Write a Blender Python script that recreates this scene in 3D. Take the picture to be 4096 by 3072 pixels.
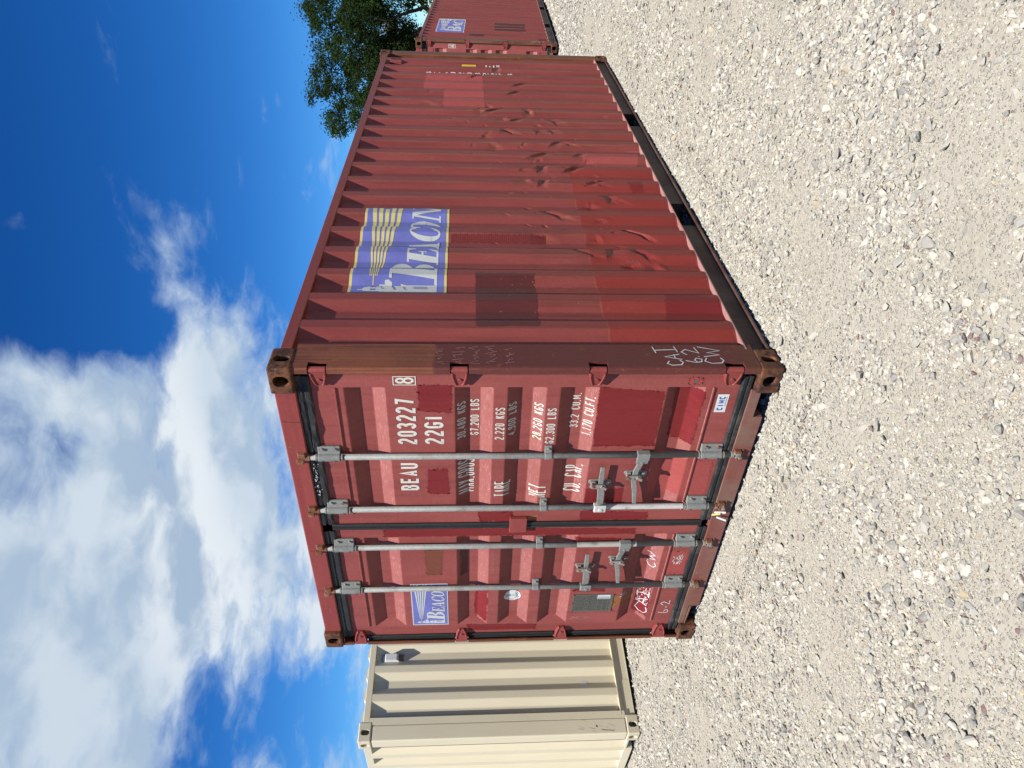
import bpy, bmesh, math, random
import numpy as np
from mathutils import Vector, Matrix, noise

# ------------------------------------------------------------------ scene, camera, light
for o in list(bpy.data.objects):
    bpy.data.objects.remove(o)
scene = bpy.context.scene
col = scene.collection
random.seed(7)
rng = np.random.default_rng(11)

W, L, H = 2.438, 6.058, 2.591            # the red container: door end in the plane y = 0, long side at x = W

CAM = Vector((4.5746, -2.8142, 1.619))
YAW, PITCH, ROLL = -0.6705, -0.0638, -0.0007
fwd = Vector((math.sin(YAW)*math.cos(PITCH), math.cos(YAW)*math.cos(PITCH), math.sin(PITCH)))
rgt = Vector((math.cos(YAW), -math.sin(YAW), 0))
upv = rgt.cross(fwd)
r2 = math.cos(ROLL)*rgt + math.sin(ROLL)*upv
u2 = -math.sin(ROLL)*rgt + math.cos(ROLL)*upv
cd = bpy.data.cameras.new('camera')
cam = bpy.data.objects.new('camera', cd)
col.objects.link(cam)
# the phone was held upright, the picture is stored lying on its side: picture right = down, picture up = right
M = Matrix((-u2, r2, -fwd)).transposed().to_4x4()
M.translation = CAM
cam.matrix_world = M
cd.sensor_fit = 'HORIZONTAL'
cd.sensor_width = 36.0
cd.lens = 25.15
cd.clip_start = 0.05
cd.clip_end = 5000
scene.camera = cam

SUN = Vector((0.50, -1.0, 2.25)).normalized()      # towards the sun
sl = bpy.data.lights.new('sun', 'SUN')
sl.energy = 5.0
sl.angle = math.radians(0.55)
sl.color = (1.0, 0.955, 0.89)
so = bpy.data.objects.new('sun', sl)
so.rotation_euler = SUN.to_track_quat('Z', 'Y').to_euler()
so.location = (3, -6, 12)
col.objects.link(so)

scene.view_settings.view_transform = 'Standard'
scene.view_settings.look = 'None'
scene.view_settings.gamma = 1
EXPOSURE = 1.25
scene.view_settings.exposure = EXPOSURE
scene.view_settings.use_curve_mapping = False
scene.cycles.max_bounces = 5
scene.cycles.diffuse_bounces = 3
scene.cycles.glossy_bounces = 2
scene.cycles.transmission_bounces = 2


class NT:
    """small helper to write node trees"""
    def __init__(self, tree):
        self.t = tree
        tree.nodes.clear()

    def n(self, typ, **kw):
        nd = self.t.nodes.new(typ)
        for k, v in kw.items():
            if k == 'ins':
                for a, b in v.items():
                    s = nd.inputs[a]
                    if isinstance(b, bpy.types.NodeSocket):
                        self.t.links.new(b, s)
                    else:
                        s.default_value = b
            else:
                setattr(nd, k, v)
        return nd

    def math(self, op, a, b=0.0, c=0.0, clamp=False):
        nd = self.n('ShaderNodeMath', operation=op, use_clamp=clamp, ins={0: a, 1: b, 2: c})
        return nd.outputs[0]

    def vmath(self, op, a, b=(0, 0, 0)):
        nd = self.n('ShaderNodeVectorMath', operation=op, ins={0: a, 1: b})
        return nd.outputs['Value'] if op in ('DISTANCE', 'LENGTH', 'DOT_PRODUCT') else nd.outputs[0]

    def mapr(self, v, a, b, c=0.0, d=1.0, smooth=True):
        nd = self.n('ShaderNodeMapRange', interpolation_type='SMOOTHSTEP' if smooth else 'LINEAR',
                    ins={'Value': v, 'From Min': a, 'From Max': b, 'To Min': c, 'To Max': d})
        return nd.outputs[0]

    def noise(self, vec, scale, detail=3.0, rough=0.55, out=0, dist=0.0):
        nd = self.n('ShaderNodeTexNoise', ins={'Vector': vec, 'Scale': scale, 'Detail': detail,
                                               'Roughness': rough, 'Distortion': dist})
        return nd.outputs[out]

    def mapping(self, vec, scale=(1, 1, 1), loc=(0, 0, 0), rot=(0, 0, 0)):
        nd = self.n('ShaderNodeMapping', ins={'Vector': vec, 'Scale': scale, 'Location': loc, 'Rotation': rot})
        return nd.outputs[0]

    def mix(self, f, a, b, mode='MIX'):
        nd = self.n('ShaderNodeMix', data_type='RGBA', blend_type=mode)
        nd.clamp_factor = True
        for s, v in ((nd.inputs[0], f), (nd.inputs[6], a), (nd.inputs[7], b)):
            if isinstance(v, bpy.types.NodeSocket):
                self.t.links.new(v, s)
            else:
                s.default_value = v if not isinstance(v, (tuple, list)) or len(v) == 4 else (*v, 1)
        return nd.outputs[2]


def c4(c):
    return (c[0], c[1], c[2], 1.0)


# ------------------------------------------------------------------ sky
# cloud banks: direction, inner and outer radius, gain (negative: a gap of blue)
CLOUDS = (
    ((-0.771, 0.561, 0.302), 0.15, 0.42, 0.26),
    ((-0.708, 0.591, 0.387), 0.08, 0.34, 0.22),
    ((-0.756, 0.471, 0.455), 0.05, 0.40, 0.24),
    ((-0.579, 0.749, 0.324), 0.02, 0.16, 0.22),
    ((-0.455, 0.820, 0.347), 0.01, 0.10, 0.17),
    ((-0.379, 0.852, 0.360), 0.00, 0.06, 0.12),
    ((-0.580, 0.681, 0.447), 0.01, 0.10, 0.20),
    ((-0.532, 0.679, 0.507), 0.01, 0.08, 0.24),
    ((-0.382, 0.772, 0.508), 0.00, 0.06, 0.22),
    ((-0.295, 0.930, 0.219), 0.00, 0.03, 0.24),
    ((-0.362, 0.893, 0.267), 0.00, 0.03, 0.20),
    ((-0.443, 0.737, 0.510), 0.00, 0.03, 0.16),
    ((-0.813, 0.292, 0.504), 0.10, 0.60, 0.16),
    ((-0.862, 0.432, 0.264), 0.02, 0.14, -0.42),
    ((-0.467, 0.760, 0.452), 0.02, 0.11, -0.20),
    ((-0.621, 0.601, 0.504), 0.02, 0.09, -0.44),
    ((-0.517, 0.755, 0.403), 0.01, 0.05, -0.18),
    ((-0.590, 0.648, 0.480), 0.00, 0.05, -0.16),
    ((-0.806, 0.547, 0.228), 0.00, 0.05, -0.16),
    ((-0.240, 0.907, 0.346), 0.12, 0.34, -0.10),
)
world = bpy.data.worlds.new('World')
scene.world = world
world.use_nodes = True
world.cycles.sampling_method = 'MANUAL'
world.cycles.sample_map_resolution = 256
w = NT(world.node_tree)
sky = w.n('ShaderNodeTexSky', sky_type='NISHITA', sun_disc=False)
sky.sun_elevation = math.asin(SUN.z)
sky.sun_rotation = math.atan2(SUN.x, SUN.y)
sky.air_density = 1.0
sky.dust_density = 0.3
sky.ozone_density = 3.0
sky.altitude = 200
BGS, EXPO = 0.06, 2.0**EXPOSURE
hsv = w.n('ShaderNodeHueSaturation', ins={'Hue': 0.497, 'Saturation': 1.32, 'Value': 0.1011, 'Fac': 1.0, 'Color': sky.outputs[0]})
gam = w.n('ShaderNodeGamma', ins={'Color': hsv.outputs[0], 'Gamma': 1.45})
k = 1.0/(BGS*EXPO)
blue = w.mix(1.0, gam.outputs[0], (1.48*k, 1.66*k, 1.80*k), 'MULTIPLY')
geo = w.n('ShaderNodeNewGeometry')
dirn = w.vmath('SCALE', geo.outputs['Incoming'])
w.t.nodes[-1].inputs['Scale'].default_value = -1.0
sep = w.n('ShaderNodeSeparateXYZ', ins={0: dirn})
# clouds lie on a flat layer: project the view direction on it
zz = w.math('MAXIMUM', sep.outputs[2], 0.02)
inv = w.math('DIVIDE', 1.0, w.math('ADD', zz, 0.22))
pl = w.vmath('SCALE', dirn)
w.t.links.new(inv, w.t.nodes[-1].inputs['Scale'])
plane = w.mapping(pl, scale=(1.0, 1.0, 0.35), rot=(0, 0, 0.35))
warp = w.n('ShaderNodeTexNoise', ins={'Vector': plane, 'Scale': 3.2, 'Detail': 3.0}).outputs['Color']
warpv = w.vmath('SUBTRACT', warp, (0.5, 0.5, 0.5))
pw = w.vmath('ADD', plane, w.vmath('MULTIPLY', warpv, (0.22, 0.22, 0.12)))
base = w.noise(pw, 3.6, 6.0, 0.60)
dens = w.math('MULTIPLY_ADD', base, 1.55, -0.26)
dwarp = w.vmath('ADD', dirn, w.vmath('MULTIPLY', warpv, (0.16, 0.16, 0.14)))
bias = None
for c, r0, r1, amp in CLOUDS:
    d = w.vmath('DISTANCE', dwarp, c)
    b = w.mapr(d, r1, r0, 0.0, amp)
    bias = b if bias is None else w.math('ADD', bias, b)
dens = w.math('ADD', dens, bias)
cov = w.math('MULTIPLY', w.mapr(dens, 0.57, 1.06), w.mapr(sep.outputs[2], 0.0, 0.06))
thick = w.mapr(dens, 0.72, 1.10)
# sun-side relief: compare the density with a sample a little towards the sun
pw2 = w.vmath('ADD', pw, (0.05, -0.10, 0.0))
b2 = w.noise(pw2, 3.6, 3.0, 0.55)
rel = w.math('SUBTRACT', base, b2)
rel = w.mapr(rel, -0.14, 0.12)
grey = w.mapr(w.noise(plane, 1.7, 1.0, 0.5), 0.36, 0.64)
lit = w.mix(rel, (0.40*k, 0.52*k, 0.67*k), (0.82*k, 0.88*k, 0.93*k))
lit = w.mix(w.math('MULTIPLY', grey, 0.5), lit, (0.44*k, 0.57*k, 0.72*k))
ccol = w.mix(thick, (0.50*k, 0.64*k, 0.82*k), lit)
skyc = w.mix(w.math('MULTIPLY', cov, 0.96), blue, ccol)
bg = w.n('ShaderNodeBackground', ins={'Color': skyc, 'Strength': BGS})
w.n('ShaderNodeOutputWorld', ins={'Surface': bg.outputs[0]})


# ------------------------------------------------------------------ helpers: objects
def link(name, mesh, mat=None, parent=None, loc=None, kind=None):
    o = bpy.data.objects.new(name, mesh)
    col.objects.link(o)
    if mat is not None:
        if mesh.materials:
            mesh.materials[0] = mat
        else:
            mesh.materials.append(mat)
    if parent is not None:
        o.parent = parent
    if loc is not None:
        o.location = loc
    if kind:
        o['kind'] = kind
    return o


def empty(name, label, cat, loc=(0, 0, 0), rot=(0, 0, 0), group=None):
    o = bpy.data.objects.new(name, None)
    col.objects.link(o)
    o.empty_display_size = 0.3
    o.location = loc
    o.rotation_euler = rot
    o['label'] = label
    o['category'] = cat
    if group:
        o['group'] = group
    return o


class MB:
    """collects faces"""
    def __init__(self):
        self.v = []
        self.f = []

    def add(self, verts, faces):
        b = len(self.v)
        self.v += [tuple(p) for p in verts]
        self.f += [tuple(i + b for i in f) for f in faces]
        return self

    def box(self, x0, x1, y0, y1, z0, z1):
        return self.add([(x0, y0, z0), (x1, y0, z0), (x1, y1, z0), (x0, y1, z0),
                         (x0, y0, z1), (x1, y0, z1), (x1, y1, z1), (x0, y1, z1)],
                        [(0, 3, 2, 1), (4, 5, 6, 7), (0, 1, 5, 4), (1, 2, 6, 5), (2, 3, 7, 6), (3, 0, 4, 7)])

    def prism(self, poly, a, b, axis):
        """extrude a 2-D polygon along an axis ('x': poly is (y,z), 'y': (x,z), 'z': (x,y))"""
        n = len(poly)
        f = {'x': lambda p, t: (t, p[0], p[1]), 'y': lambda p, t: (p[0], t, p[1]), 'z': lambda p, t: (p[0], p[1], t)}[axis]
        vs = [f(p, a) for p in poly] + [f(p, b) for p in poly]
        fs = [tuple(range(n))[::-1], tuple(range(n, 2*n))]
        fs += [(i, (i+1) % n, (i+1) % n + n, i+n) for i in range(n)]
        return self.add(vs, fs)

    def tube(self, p0, p1, r0, r1=None, n=14, caps=True):
        r1 = r0 if r1 is None else r1
        p0, p1 = Vector(p0), Vector(p1)
        d = (p1 - p0).normalized()
        a = d.orthogonal().normalized()
        b = d.cross(a)
        vs = []
        for p, r in ((p0, r0), (p1, r1)):
            for i in range(n):
                t = 2*math.pi*i/n
                vs.append(p + (a*math.cos(t) + b*math.sin(t))*r)
        fs = [(i, (i+1) % n, (i+1) % n + n, i+n) for i in range(n)]
        if caps:
            fs += [tuple(range(n))[::-1], tuple(range(n, 2*n))]
        return self.add(vs, fs)

    def mesh(self, name, smooth=False, fix=True):
        me = bpy.data.meshes.new(name)
        me.from_pydata(self.v, [], self.f)
        if fix:
            bm = bmesh.new()
            bm.from_mesh(me)
            bmesh.ops.recalc_face_normals(bm, faces=bm.faces[:])
            bm.to_mesh(me)
            bm.free()
        if smooth:
            me.polygons.foreach_set('use_smooth', [True]*len(me.polygons))
        me.update()
        return me

    def obj(self, name, mat, parent=None, bevel=0.0, smooth=False, segs=2, angle=40):
        o = link(name, self.mesh(name, smooth), mat, parent)
        if bevel:
            m = o.modifiers.new('bevel', 'BEVEL')
            m.width = bevel
            m.segments = segs
            m.limit_method = 'ANGLE'
            m.angle_limit = math.radians(angle)
            m.harden_normals = False
        return o


# ------------------------------------------------------------------ materials
ALB = 0.55                     # overall level of the base colours


def principled(nt, color, rough=0.6, metal=0.0, normal=None, spec=0.5):
    color = nt.mix(1.0, color, (ALB, ALB, ALB), 'MULTIPLY')
    ins = {'Base Color': color, 'Roughness': rough, 'Metallic': metal, 'Specular IOR Level': spec}
    if normal is not None:
        ins['Normal'] = normal
    p = nt.n('ShaderNodeBsdfPrincipled', ins=ins)
    nt.n('ShaderNodeOutputMaterial', ins={'Surface': p.outputs[0]})
    return p


def new_mat(name):
    m = bpy.data.materials.new(name)
    m.use_nodes = True
    return m, NT(m.node_tree)


def bump(nt, h, strength=0.3, dist=0.01):
    return nt.n('ShaderNodeBump', ins={'Height': h, 'Strength': strength, 'Distance': dist}).outputs[0]


def paint_mat(name, c1, c2, rust=0.25, rustcol=(0.16, 0.055, 0.018), streak=(14, 14, 0.9), scratch=(0.55, 0.30, 0.27),
              scratch_amt=0.5, rough=0.55, zmix=None, wear=False, dirt=None, chalk=False, spec=0.22, con=0.0, clean=1.0):
    m, t = new_mat(name)
    tc = t.n('ShaderNodeTexCoord').outputs['Object']
    big = t.noise(tc, 1.7, 4, 0.6)
    st = t.noise(t.mapping(tc, scale=streak), 1.0, 6, 0.62)
    f = t.math('MULTIPLY_ADD', st, 0.6, t.math('MULTIPLY', big, 0.5))
    f = t.mapr(f, 0.35+con, 0.75-con)
    base = t.mix(f, c4(c1), c4(c2))
    if zmix:
        for (z0, z1, cc, amt) in zmix:
            sp = t.n('ShaderNodeSeparateXYZ', ins={0: tc}).outputs[2]
            wob = t.math('MULTIPLY_ADD', t.math('SUBTRACT', t.noise(tc, 5, 3), 0.5), 0.10, sp)
            k = t.mapr(wob, z0, z1, 0.0, amt)
            base = t.mix(k, base, c4(cc))
    # fine mottling
    fine = t.noise(tc, 55, 4, 0.6)
    base = t.mix(t.mapr(fine, 0.3, 0.7, 0.0, 0.22*clean), base, t.mix(0.5, base, (0.0, 0.0, 0.0)), 'MIX')
    if wear or chalk:
        gr = t.noise(t.mapping(tc, scale=(26, 26, 0.55), loc=(5, 5, 1)), 1.0, 4, 0.65)
        base = t.mix(t.mapr(gr, 0.50, 0.70, 0.0, 0.42 if wear else 0.22), base, c4((0.095, 0.028, 0.022)))
    if chalk:
        # chalky brushed marks
        ck = t.noise(t.mapping(tc, scale=(26, 110, 110), rot=(0, 0.75, 0)), 1.0, 4, 0.65)
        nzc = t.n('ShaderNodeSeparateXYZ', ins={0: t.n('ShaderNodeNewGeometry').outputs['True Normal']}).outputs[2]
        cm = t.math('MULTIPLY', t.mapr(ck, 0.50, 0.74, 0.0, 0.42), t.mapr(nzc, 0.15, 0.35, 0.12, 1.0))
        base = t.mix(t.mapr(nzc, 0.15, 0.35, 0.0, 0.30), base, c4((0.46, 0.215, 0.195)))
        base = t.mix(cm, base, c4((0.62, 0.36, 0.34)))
    # thin pale scratches along the streak direction
    sc = t.noise(t.mapping(tc, scale=(streak[0]*9, streak[1]*9, streak[2]*3.5), loc=(3, 1, 7)), 1.0, 3, 0.5)
    gate = t.mapr(t.noise(tc, 2.3, 3), 0.5, 0.72)
    base = t.mix(t.math('MULTIPLY', t.mapr(sc, 0.69, 0.74), t.math('MULTIPLY', gate, scratch_amt)), base, c4(scratch))
    # rust specks and runs
    rs = t.noise(t.mapping(tc, loc=(9, 2, 4)), 21, 6, 0.68)
    rg = t.noise(t.mapping(tc, loc=(1, 8, 2)), 1.6, 3)
    rm = t.math('ADD', rs, t.math('MULTIPLY', t.math('SUBTRACT', rg, 0.5), 0.35))
    rmask = t.mapr(rm, 0.74 - rust*0.28, 0.80 - rust*0.22)
    if wear:
        wa = t.n('ShaderNodeAttribute', attribute_name='wear').outputs['Fac']
        ws = t.noise(t.mapping(tc, scale=(30, 30, 2.2)), 1.0, 6, 0.7)
        wm = t.math('MULTIPLY', wa, t.mapr(ws, 0.43, 0.52))
        rmask = t.math('MAXIMUM', rmask, wm)
    rcol = t.mix(t.noise(tc, 60, 3), c4(rustcol), c4((rustcol[0]*2.3, rustcol[1]*2.4, rustcol[2]*2.2)))
    base = t.mix(rmask, base, rcol)
    if dirt:
        sp = t.n('ShaderNodeSeparateXYZ', ins={0: tc}).outputs[2]
        dn = t.noise(t.mapping(tc, scale=(6, 6, 3)), 1.0, 6, 0.65)
        dm = t.math('MULTIPLY', t.mapr(dn, 0.38, 0.7), dirt[1])
        base = t.mix(dm, base, c4(dirt[0]))
    rg2 = t.mapr(f, 0, 1, rough - 0.07, rough + 0.1)
    rg2 = t.math('MAXIMUM', rg2, t.math('MULTIPLY', rmask, 0.85))
    nb = bump(t, t.math('ADD', t.math('MULTIPLY', fine, 0.35), t.math('MULTIPLY', st, 0.6)), 0.16*clean, 0.006)
    principled(t, base, rg2, 0.0, nb, spec)
    return m


RED1, RED2 = (0.285, 0.062, 0.062), (0.345, 0.088, 0.088)
M_DOOR = paint_mat('red_door_paint', (0.300, 0.066, 0.057), (0.370, 0.094, 0.082), rust=0.10, streak=(10, 10, 1.1), chalk=True, scratch_amt=0.3)
M_SIDE = paint_mat('red_side_paint', (0.255, 0.048, 0.041), (0.320, 0.068, 0.059), rust=0.20, rustcol=(0.17, 0.068, 0.034), wear=True, scratch_amt=0.8, streak=(9, 9, 0.7))
M_FRAME = paint_mat('red_frame_paint', (0.280, 0.050, 0.044), (0.340, 0.074, 0.064), rust=0.42, scratch_amt=0.6, streak=(1.0, 1.0, 14))
M_RAIL = paint_mat('top_rail_paint', (0.235, 0.046, 0.036), (0.290, 0.068, 0.052), rust=0.48, scratch_amt=0.5, streak=(6, 1.0, 14))
M_POST = paint_mat('post_paint', (0.150, 0.045, 0.024), (0.300, 0.096, 0.048), rust=0.50, scratch=(0.42, 0.24, 0.15), scratch_amt=0.9, con=0.08,
                   streak=(55, 55, 1.1), zmix=[(1.79, 1.76, (0.135, 0.033, 0.030), 0.90), (0.25, 0.12, (0.13, 0.05, 0.028), 0.7)])
M_POSTL = paint_mat('rusty_post_paint', (0.115, 0.036, 0.018), (0.250, 0.085, 0.040), rust=0.6, scratch=(0.42, 0.24, 0.15), scratch_amt=0.8, con=0.08, streak=(55, 55, 1.1))
M_SILL = paint_mat('worn_sill_paint', (0.215, 0.070, 0.058), (0.275, 0.100, 0.085), rust=0.62, scratch=(0.40, 0.30, 0.25), scratch_amt=0.9,
                   streak=(2, 2, 12), dirt=((0.24, 0.19, 0.14), 0.55))
M_BRAIL = paint_mat('brown_rail_paint', (0.072, 0.030, 0.024), (0.095, 0.038, 0.030), rust=0.12, scratch=(0.2, 0.12, 0.1), scratch_amt=0.25, streak=(1, 1, 12), dirt=((0.20, 0.155, 0.115), 0.35))
M_FLANGE = paint_mat('pale_flange_paint', (0.40, 0.16, 0.15), (0.46, 0.23, 0.21), rust=0.2, streak=(1, 1, 8), dirt=((0.40, 0.34, 0.28), 0.4))
M_PATCH = paint_mat('dark_red_touch_up', (0.205, 0.018, 0.019), (0.240, 0.024, 0.025), rust=0.03, streak=(30, 30, 2), scratch=(0.45, 0.18, 0.17), scratch_amt=0.35, rough=0.5)
M_PATCHB = paint_mat('brown_touch_up', (0.200, 0.058, 0.034), (0.230, 0.068, 0.040), rust=0.05, streak=(30, 30, 2), scratch_amt=0.3)
M_PATCHL = paint_mat('pale_red_touch_up', (0.375, 0.072, 0.064), (0.415, 0.088, 0.078), rust=0.05, streak=(20, 20, 1), scratch_amt=0.4)
M_PATCHM = paint_mat('maroon_touch_up', (0.110, 0.022, 0.022), (0.135, 0.028, 0.028), rust=0.03, streak=(20, 20, 1), scratch_amt=0.25, rough=0.42)
M_PATCHG = paint_mat('grey_brown_tape', (0.150, 0.080, 0.075), (0.175, 0.095, 0.088), rust=0.05, streak=(20, 20, 1), scratch_amt=0.2)
M_CREAM = paint_mat('cream_paint', (0.80, 0.715, 0.515), (0.84, 0.755, 0.555), clean=0.15, rust=-0.22, rustcol=(0.28, 0.16, 0.06), streak=(5, 5, 0.8),
                    scratch=(0.75, 0.70, 0.6), scratch_amt=0.15, rough=0.42)
M_CREAMC = paint_mat('cream_casting_paint', (0.74, 0.66, 0.48), (0.80, 0.72, 0.53), rust=0.20, rustcol=(0.20, 0.10, 0.035), streak=(5, 5, 0.8), scratch_amt=0.2)


def rust_mat():
    m, t = new_mat('rusted_casting')
    tc = t.n('ShaderNodeTexCoord').outputs['Object']
    a = t.noise(tc, 9, 6, 0.65)
    b = t.noise(t.mapping(tc, scale=(22, 22, 60)), 1.0, 6, 0.7)
    c = t.mix(t.mapr(a, 0.36, 0.62), (0.060, 0.022, 0.015), (0.185, 0.070, 0.030))
    c = t.mix(t.mapr(b, 0.55, 0.68, 0, 0.8), c, (0.22, 0.105, 0.052))
    c = t.mix(t.mapr(t.noise(tc, 26, 5, 0.7), 0.50, 0.64, 0, 0.9), c, (0.028, 0.016, 0.014))
    nb = bump(t, t.math('ADD', b, a), 0.6, 0.004)
    principled(t, c, 0.85, 0.0, nb, 0.25)
    return m


M_RUST = rust_mat()


def galv_mat(name, c1, c2, rust=0.0, metal=0.35):
    m, t = new_mat(name)
    tc = t.n('ShaderNodeTexCoord').outputs['Object']
    v = t.n('ShaderNodeTexVoronoi', ins={'Vector': tc, 'Scale': 130.0})
    sp = t.n('ShaderNodeSeparateColor', ins={0: v.outputs['Color']}).outputs[0]
    n1 = t.noise(tc, 12, 5, 0.65)
    c = t.mix(t.math('MULTIPLY_ADD', sp, 0.45, t.math('MULTIPLY', n1, 0.6)), c4(c1), c4(c2))
    d = t.noise(t.mapping(tc, loc=(4, 4, 4)), 7, 6, 0.7)
    c = t.mix(t.mapr(d, 0.52, 0.68, 0, 0.6), c, (0.13, 0.12, 0.105))
    if rust:
        r = t.noise(t.mapping(tc, loc=(2, 6, 1)), 16, 6, 0.7)
        c = t.mix(t.mapr(r, 0.62 - rust*0.25, 0.72 - rust*0.22), c, t.mix(n1, (0.12, 0.04, 0.018), (0.26, 0.10, 0.04)))
    nb = bump(t, t.noise(tc, 90, 4), 0.12, 0.003)
    principled(t, c, 0.6, metal, nb, 0.25)
    return m


M_GALV = galv_mat('galvanised_steel', (0.175, 0.182, 0.172), (0.315, 0.325, 0.308), metal=0.05)
M_GALVR = galv_mat('rusty_galvanised_steel', (0.22, 0.21, 0.19), (0.38, 0.37, 0.34), rust=0.45, metal=0.1)
M_CAM = galv_mat('rusted_cam', (0.24, 0.10, 0.07), (0.36, 0.18, 0.13), rust=0.85, metal=0.0)
M_WHITEP = galv_mat('white_painted_steel', (0.52, 0.52, 0.49), (0.66, 0.66, 0.62), metal=0.0)


M_WHITEC = galv_mat('cream_grey_painted_steel', (0.40, 0.40, 0.35), (0.50, 0.50, 0.44), metal=0.0)


def rubber_mat(name='black_rubber', dust=0.10):
    m, t = new_mat(name)
    tc = t.n('ShaderNodeTexCoord').outputs['Object']
    n1 = t.noise(t.mapping(tc, scale=(9, 9, 3)), 1.0, 6, 0.65)
    n2 = t.noise(tc, 40, 6, 0.7)
    c = t.mix(t.mapr(n1, 0.45, 0.75, 0, dust), (0.016, 0.016, 0.017), (0.13, 0.12, 0.105))
    c = t.mix(t.mapr(n2, 0.70, 0.74, 0, 0.7), c, (0.42, 0.41, 0.38))
    principled(t, c, 0.62, 0.0, bump(t, t.math('ADD', n1, n2), 0.5, 0.006), 0.35)
    return m


M_RUBBER = rubber_mat()
M_RUBBERD = rubber_mat('dusty_rubber', 0.55)


def plain_mat(name, c, rough=0.6, var=0.12, worn=None, spec=0.4):
    m, t = new_mat(name)
    tc = t.n('ShaderNodeTexCoord').outputs['Object']
    n1 = t.noise(tc, 8, 5, 0.6)
    cc = t.mix(t.mapr(n1, 0.3, 0.7), tuple(x*(1-var) for x in c), tuple(min(1, x*(1+var)) for x in c))
    if worn:
        n2 = t.noise(t.mapping(tc, scale=(25, 25, 14)), 1.0, 6, 0.72)
        cc = t.mix(t.mapr(n2, 0.66, 0.72, 0, 0.75), cc, c4(worn))
    principled(t, cc, rough, 0.0, None, spec)
    return m


M_WHITE = plain_mat('white_lettering', (0.72, 0.70, 0.62), 0.6, 0.06, worn=(0.55, 0.30, 0.28))
M_CHALK = plain_mat('white_chalk', (0.66, 0.63, 0.62), 0.9, 0.2)
M_FAINT = plain_mat('faint_scratch', (0.43, 0.20, 0.19), 0.9, 0.2)
M_LOGOB = plain_mat('violet_blue_vinyl', (0.165, 0.175, 0.52), 0.5, 0.12, worn=(0.085, 0.085, 0.34))
M_LOGOY = plain_mat('pale_yellow_vinyl', (0.70, 0.60, 0.22), 0.5, 0.06)
M_LOGOW = plain_mat('pale_white_vinyl', (0.60, 0.62, 0.60), 0.5, 0.06)
M_STK = plain_mat('white_sticker', (0.74, 0.75, 0.73), 0.45, 0.04)
M_BLUE = plain_mat('blue_print', (0.01, 0.10, 0.42), 0.5, 0.05)
M_TEAL = plain_mat('teal_print', (0.02, 0.12, 0.22), 0.5, 0.05)
M_YEL = plain_mat('yellow_sign', (0.75, 0.42, 0.01), 0.5, 0.05)
M_BLACK = plain_mat('black_print', (0.015, 0.015, 0.015), 0.6, 0.05)
M_PLATE = galv_mat('dull_data_plate', (0.115, 0.115, 0.095), (0.165, 0.165, 0.14), metal=0.2)
M_PRINTG = plain_mat('dark_engraving', (0.045, 0.045, 0.04), 0.7, 0.05)
M_WARN = paint_mat('rust_run', (0.30, 0.10, 0.035), (0.36, 0.14, 0.05), rust=0.3, streak=(30, 30, 1), scratch_amt=0.1)
M_VENT = plain_mat('grey_vent_plastic', (0.24, 0.24, 0.25), 0.5, 0.05)
M_VENTD = plain_mat('dark_vent_mesh', (0.10, 0.095, 0.09), 0.7, 0.1)

# ------------------------------------------------------------------ profiles of the sheet metal
PITCHY = 0.2785
SD = 0.036                                     # depth of the side corrugation
SIDE0 = 0.226                                  # the sheet starts with an inner flat


def side_breaks(y_end=L-0.178):
    """(y, depth) breakpoints of the side sheet, folds softened"""
    seq = []
    y = SIDE0 - 0.012
    pts = []
    y = SIDE0
    pts.append((y - 0.012, SD))
    while True:
        for (dy, d) in ((0.0695, SD), (0.0695+0.0705, 0.0), (0.0695+0.0705+0.071, 0.0), (PITCHY, SD)):
            pts.append((y + dy, d))
        y += PITCHY
        if y > y_end:
            break
    out = [pts[0]]
    r = 0.007
    for a, b, c in zip(pts, pts[1:], pts[2:]):
        if b[1] == a[1] == c[1]:
            continue
        l0 = b[0]-a[0]
        l1 = c[0]-b[0]
        out.append((b[0]-r, b[1]+(a[1]-b[1])*r/l0))
        out.append((b[0], b[1] + 0.22*r*((a[1]-b[1])/l0+(c[1]-b[1])/l1)))
        out.append((b[0]+r, b[1]+(c[1]-b[1])*r/l1))
    out = [p for p in out if p[0] < y_end]
    out.append((y_end, out[-1][1]))
    return out


SB = side_breaks()
SBY = [p[0] for p in SB]
SBD = [p[1] for p in SB]

DENTS = [(3.749, 1.273), (3.466, 1.263), (3.14, 1.141), (2.838, 1.025), (2.632, 1.046), (2.586, 1.184), (2.519, 0.944), (2.642, 0.839),
         (2.816, 0.644), (2.791, 0.711), (3.771, 0.94), (3.664, 0.967), (3.985, 1.024), (4.036, 1.49), (4.189, 1.385), (4.183, 0.888),
         (3.95, 0.335), (2.207, 1.309), (2.357, 1.168), (2.534, 0.612), (4.546, 1.984), (4.216, 1.956), (3.756, 1.735), (4.968, 1.573),
         (3.984, 1.487), (4.214, 1.389), (3.379, 1.956), (3.383, 1.451), (3.007, 1.484), (3.116, 1.368), (1.99, 0.729), (1.725, 0.684),
         (1.612, 0.672), (1.44, 0.755), (1.369, 0.626), (1.13, 0.586), (1.038, 0.531), (1.519, 0.637), (1.08, 0.429), (1.95, 1.18),
         (1.664, 1.076), (1.45, 1.1), (1.966, 0.716)]
_r = random.Random(3)
DENTP = []
for (dy, dz) in DENTS:
    big = _r.random() < 0.35
    # y, z, depth, half width, half height, skew, orientation of the crease
    DENTP.append((dy, dz, _r.uniform(0.010, 0.022) if big else _r.uniform(0.005, 0.012), _r.uniform(0.030, 0.055) if big else _r.uniform(0.012, 0.026),
                  _r.uniform(0.040, 0.080) if big else _r.uniform(0.018, 0.045), _r.uniform(-0.8, 0.8), _r.uniform(-1.2, 1.2)))
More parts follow.
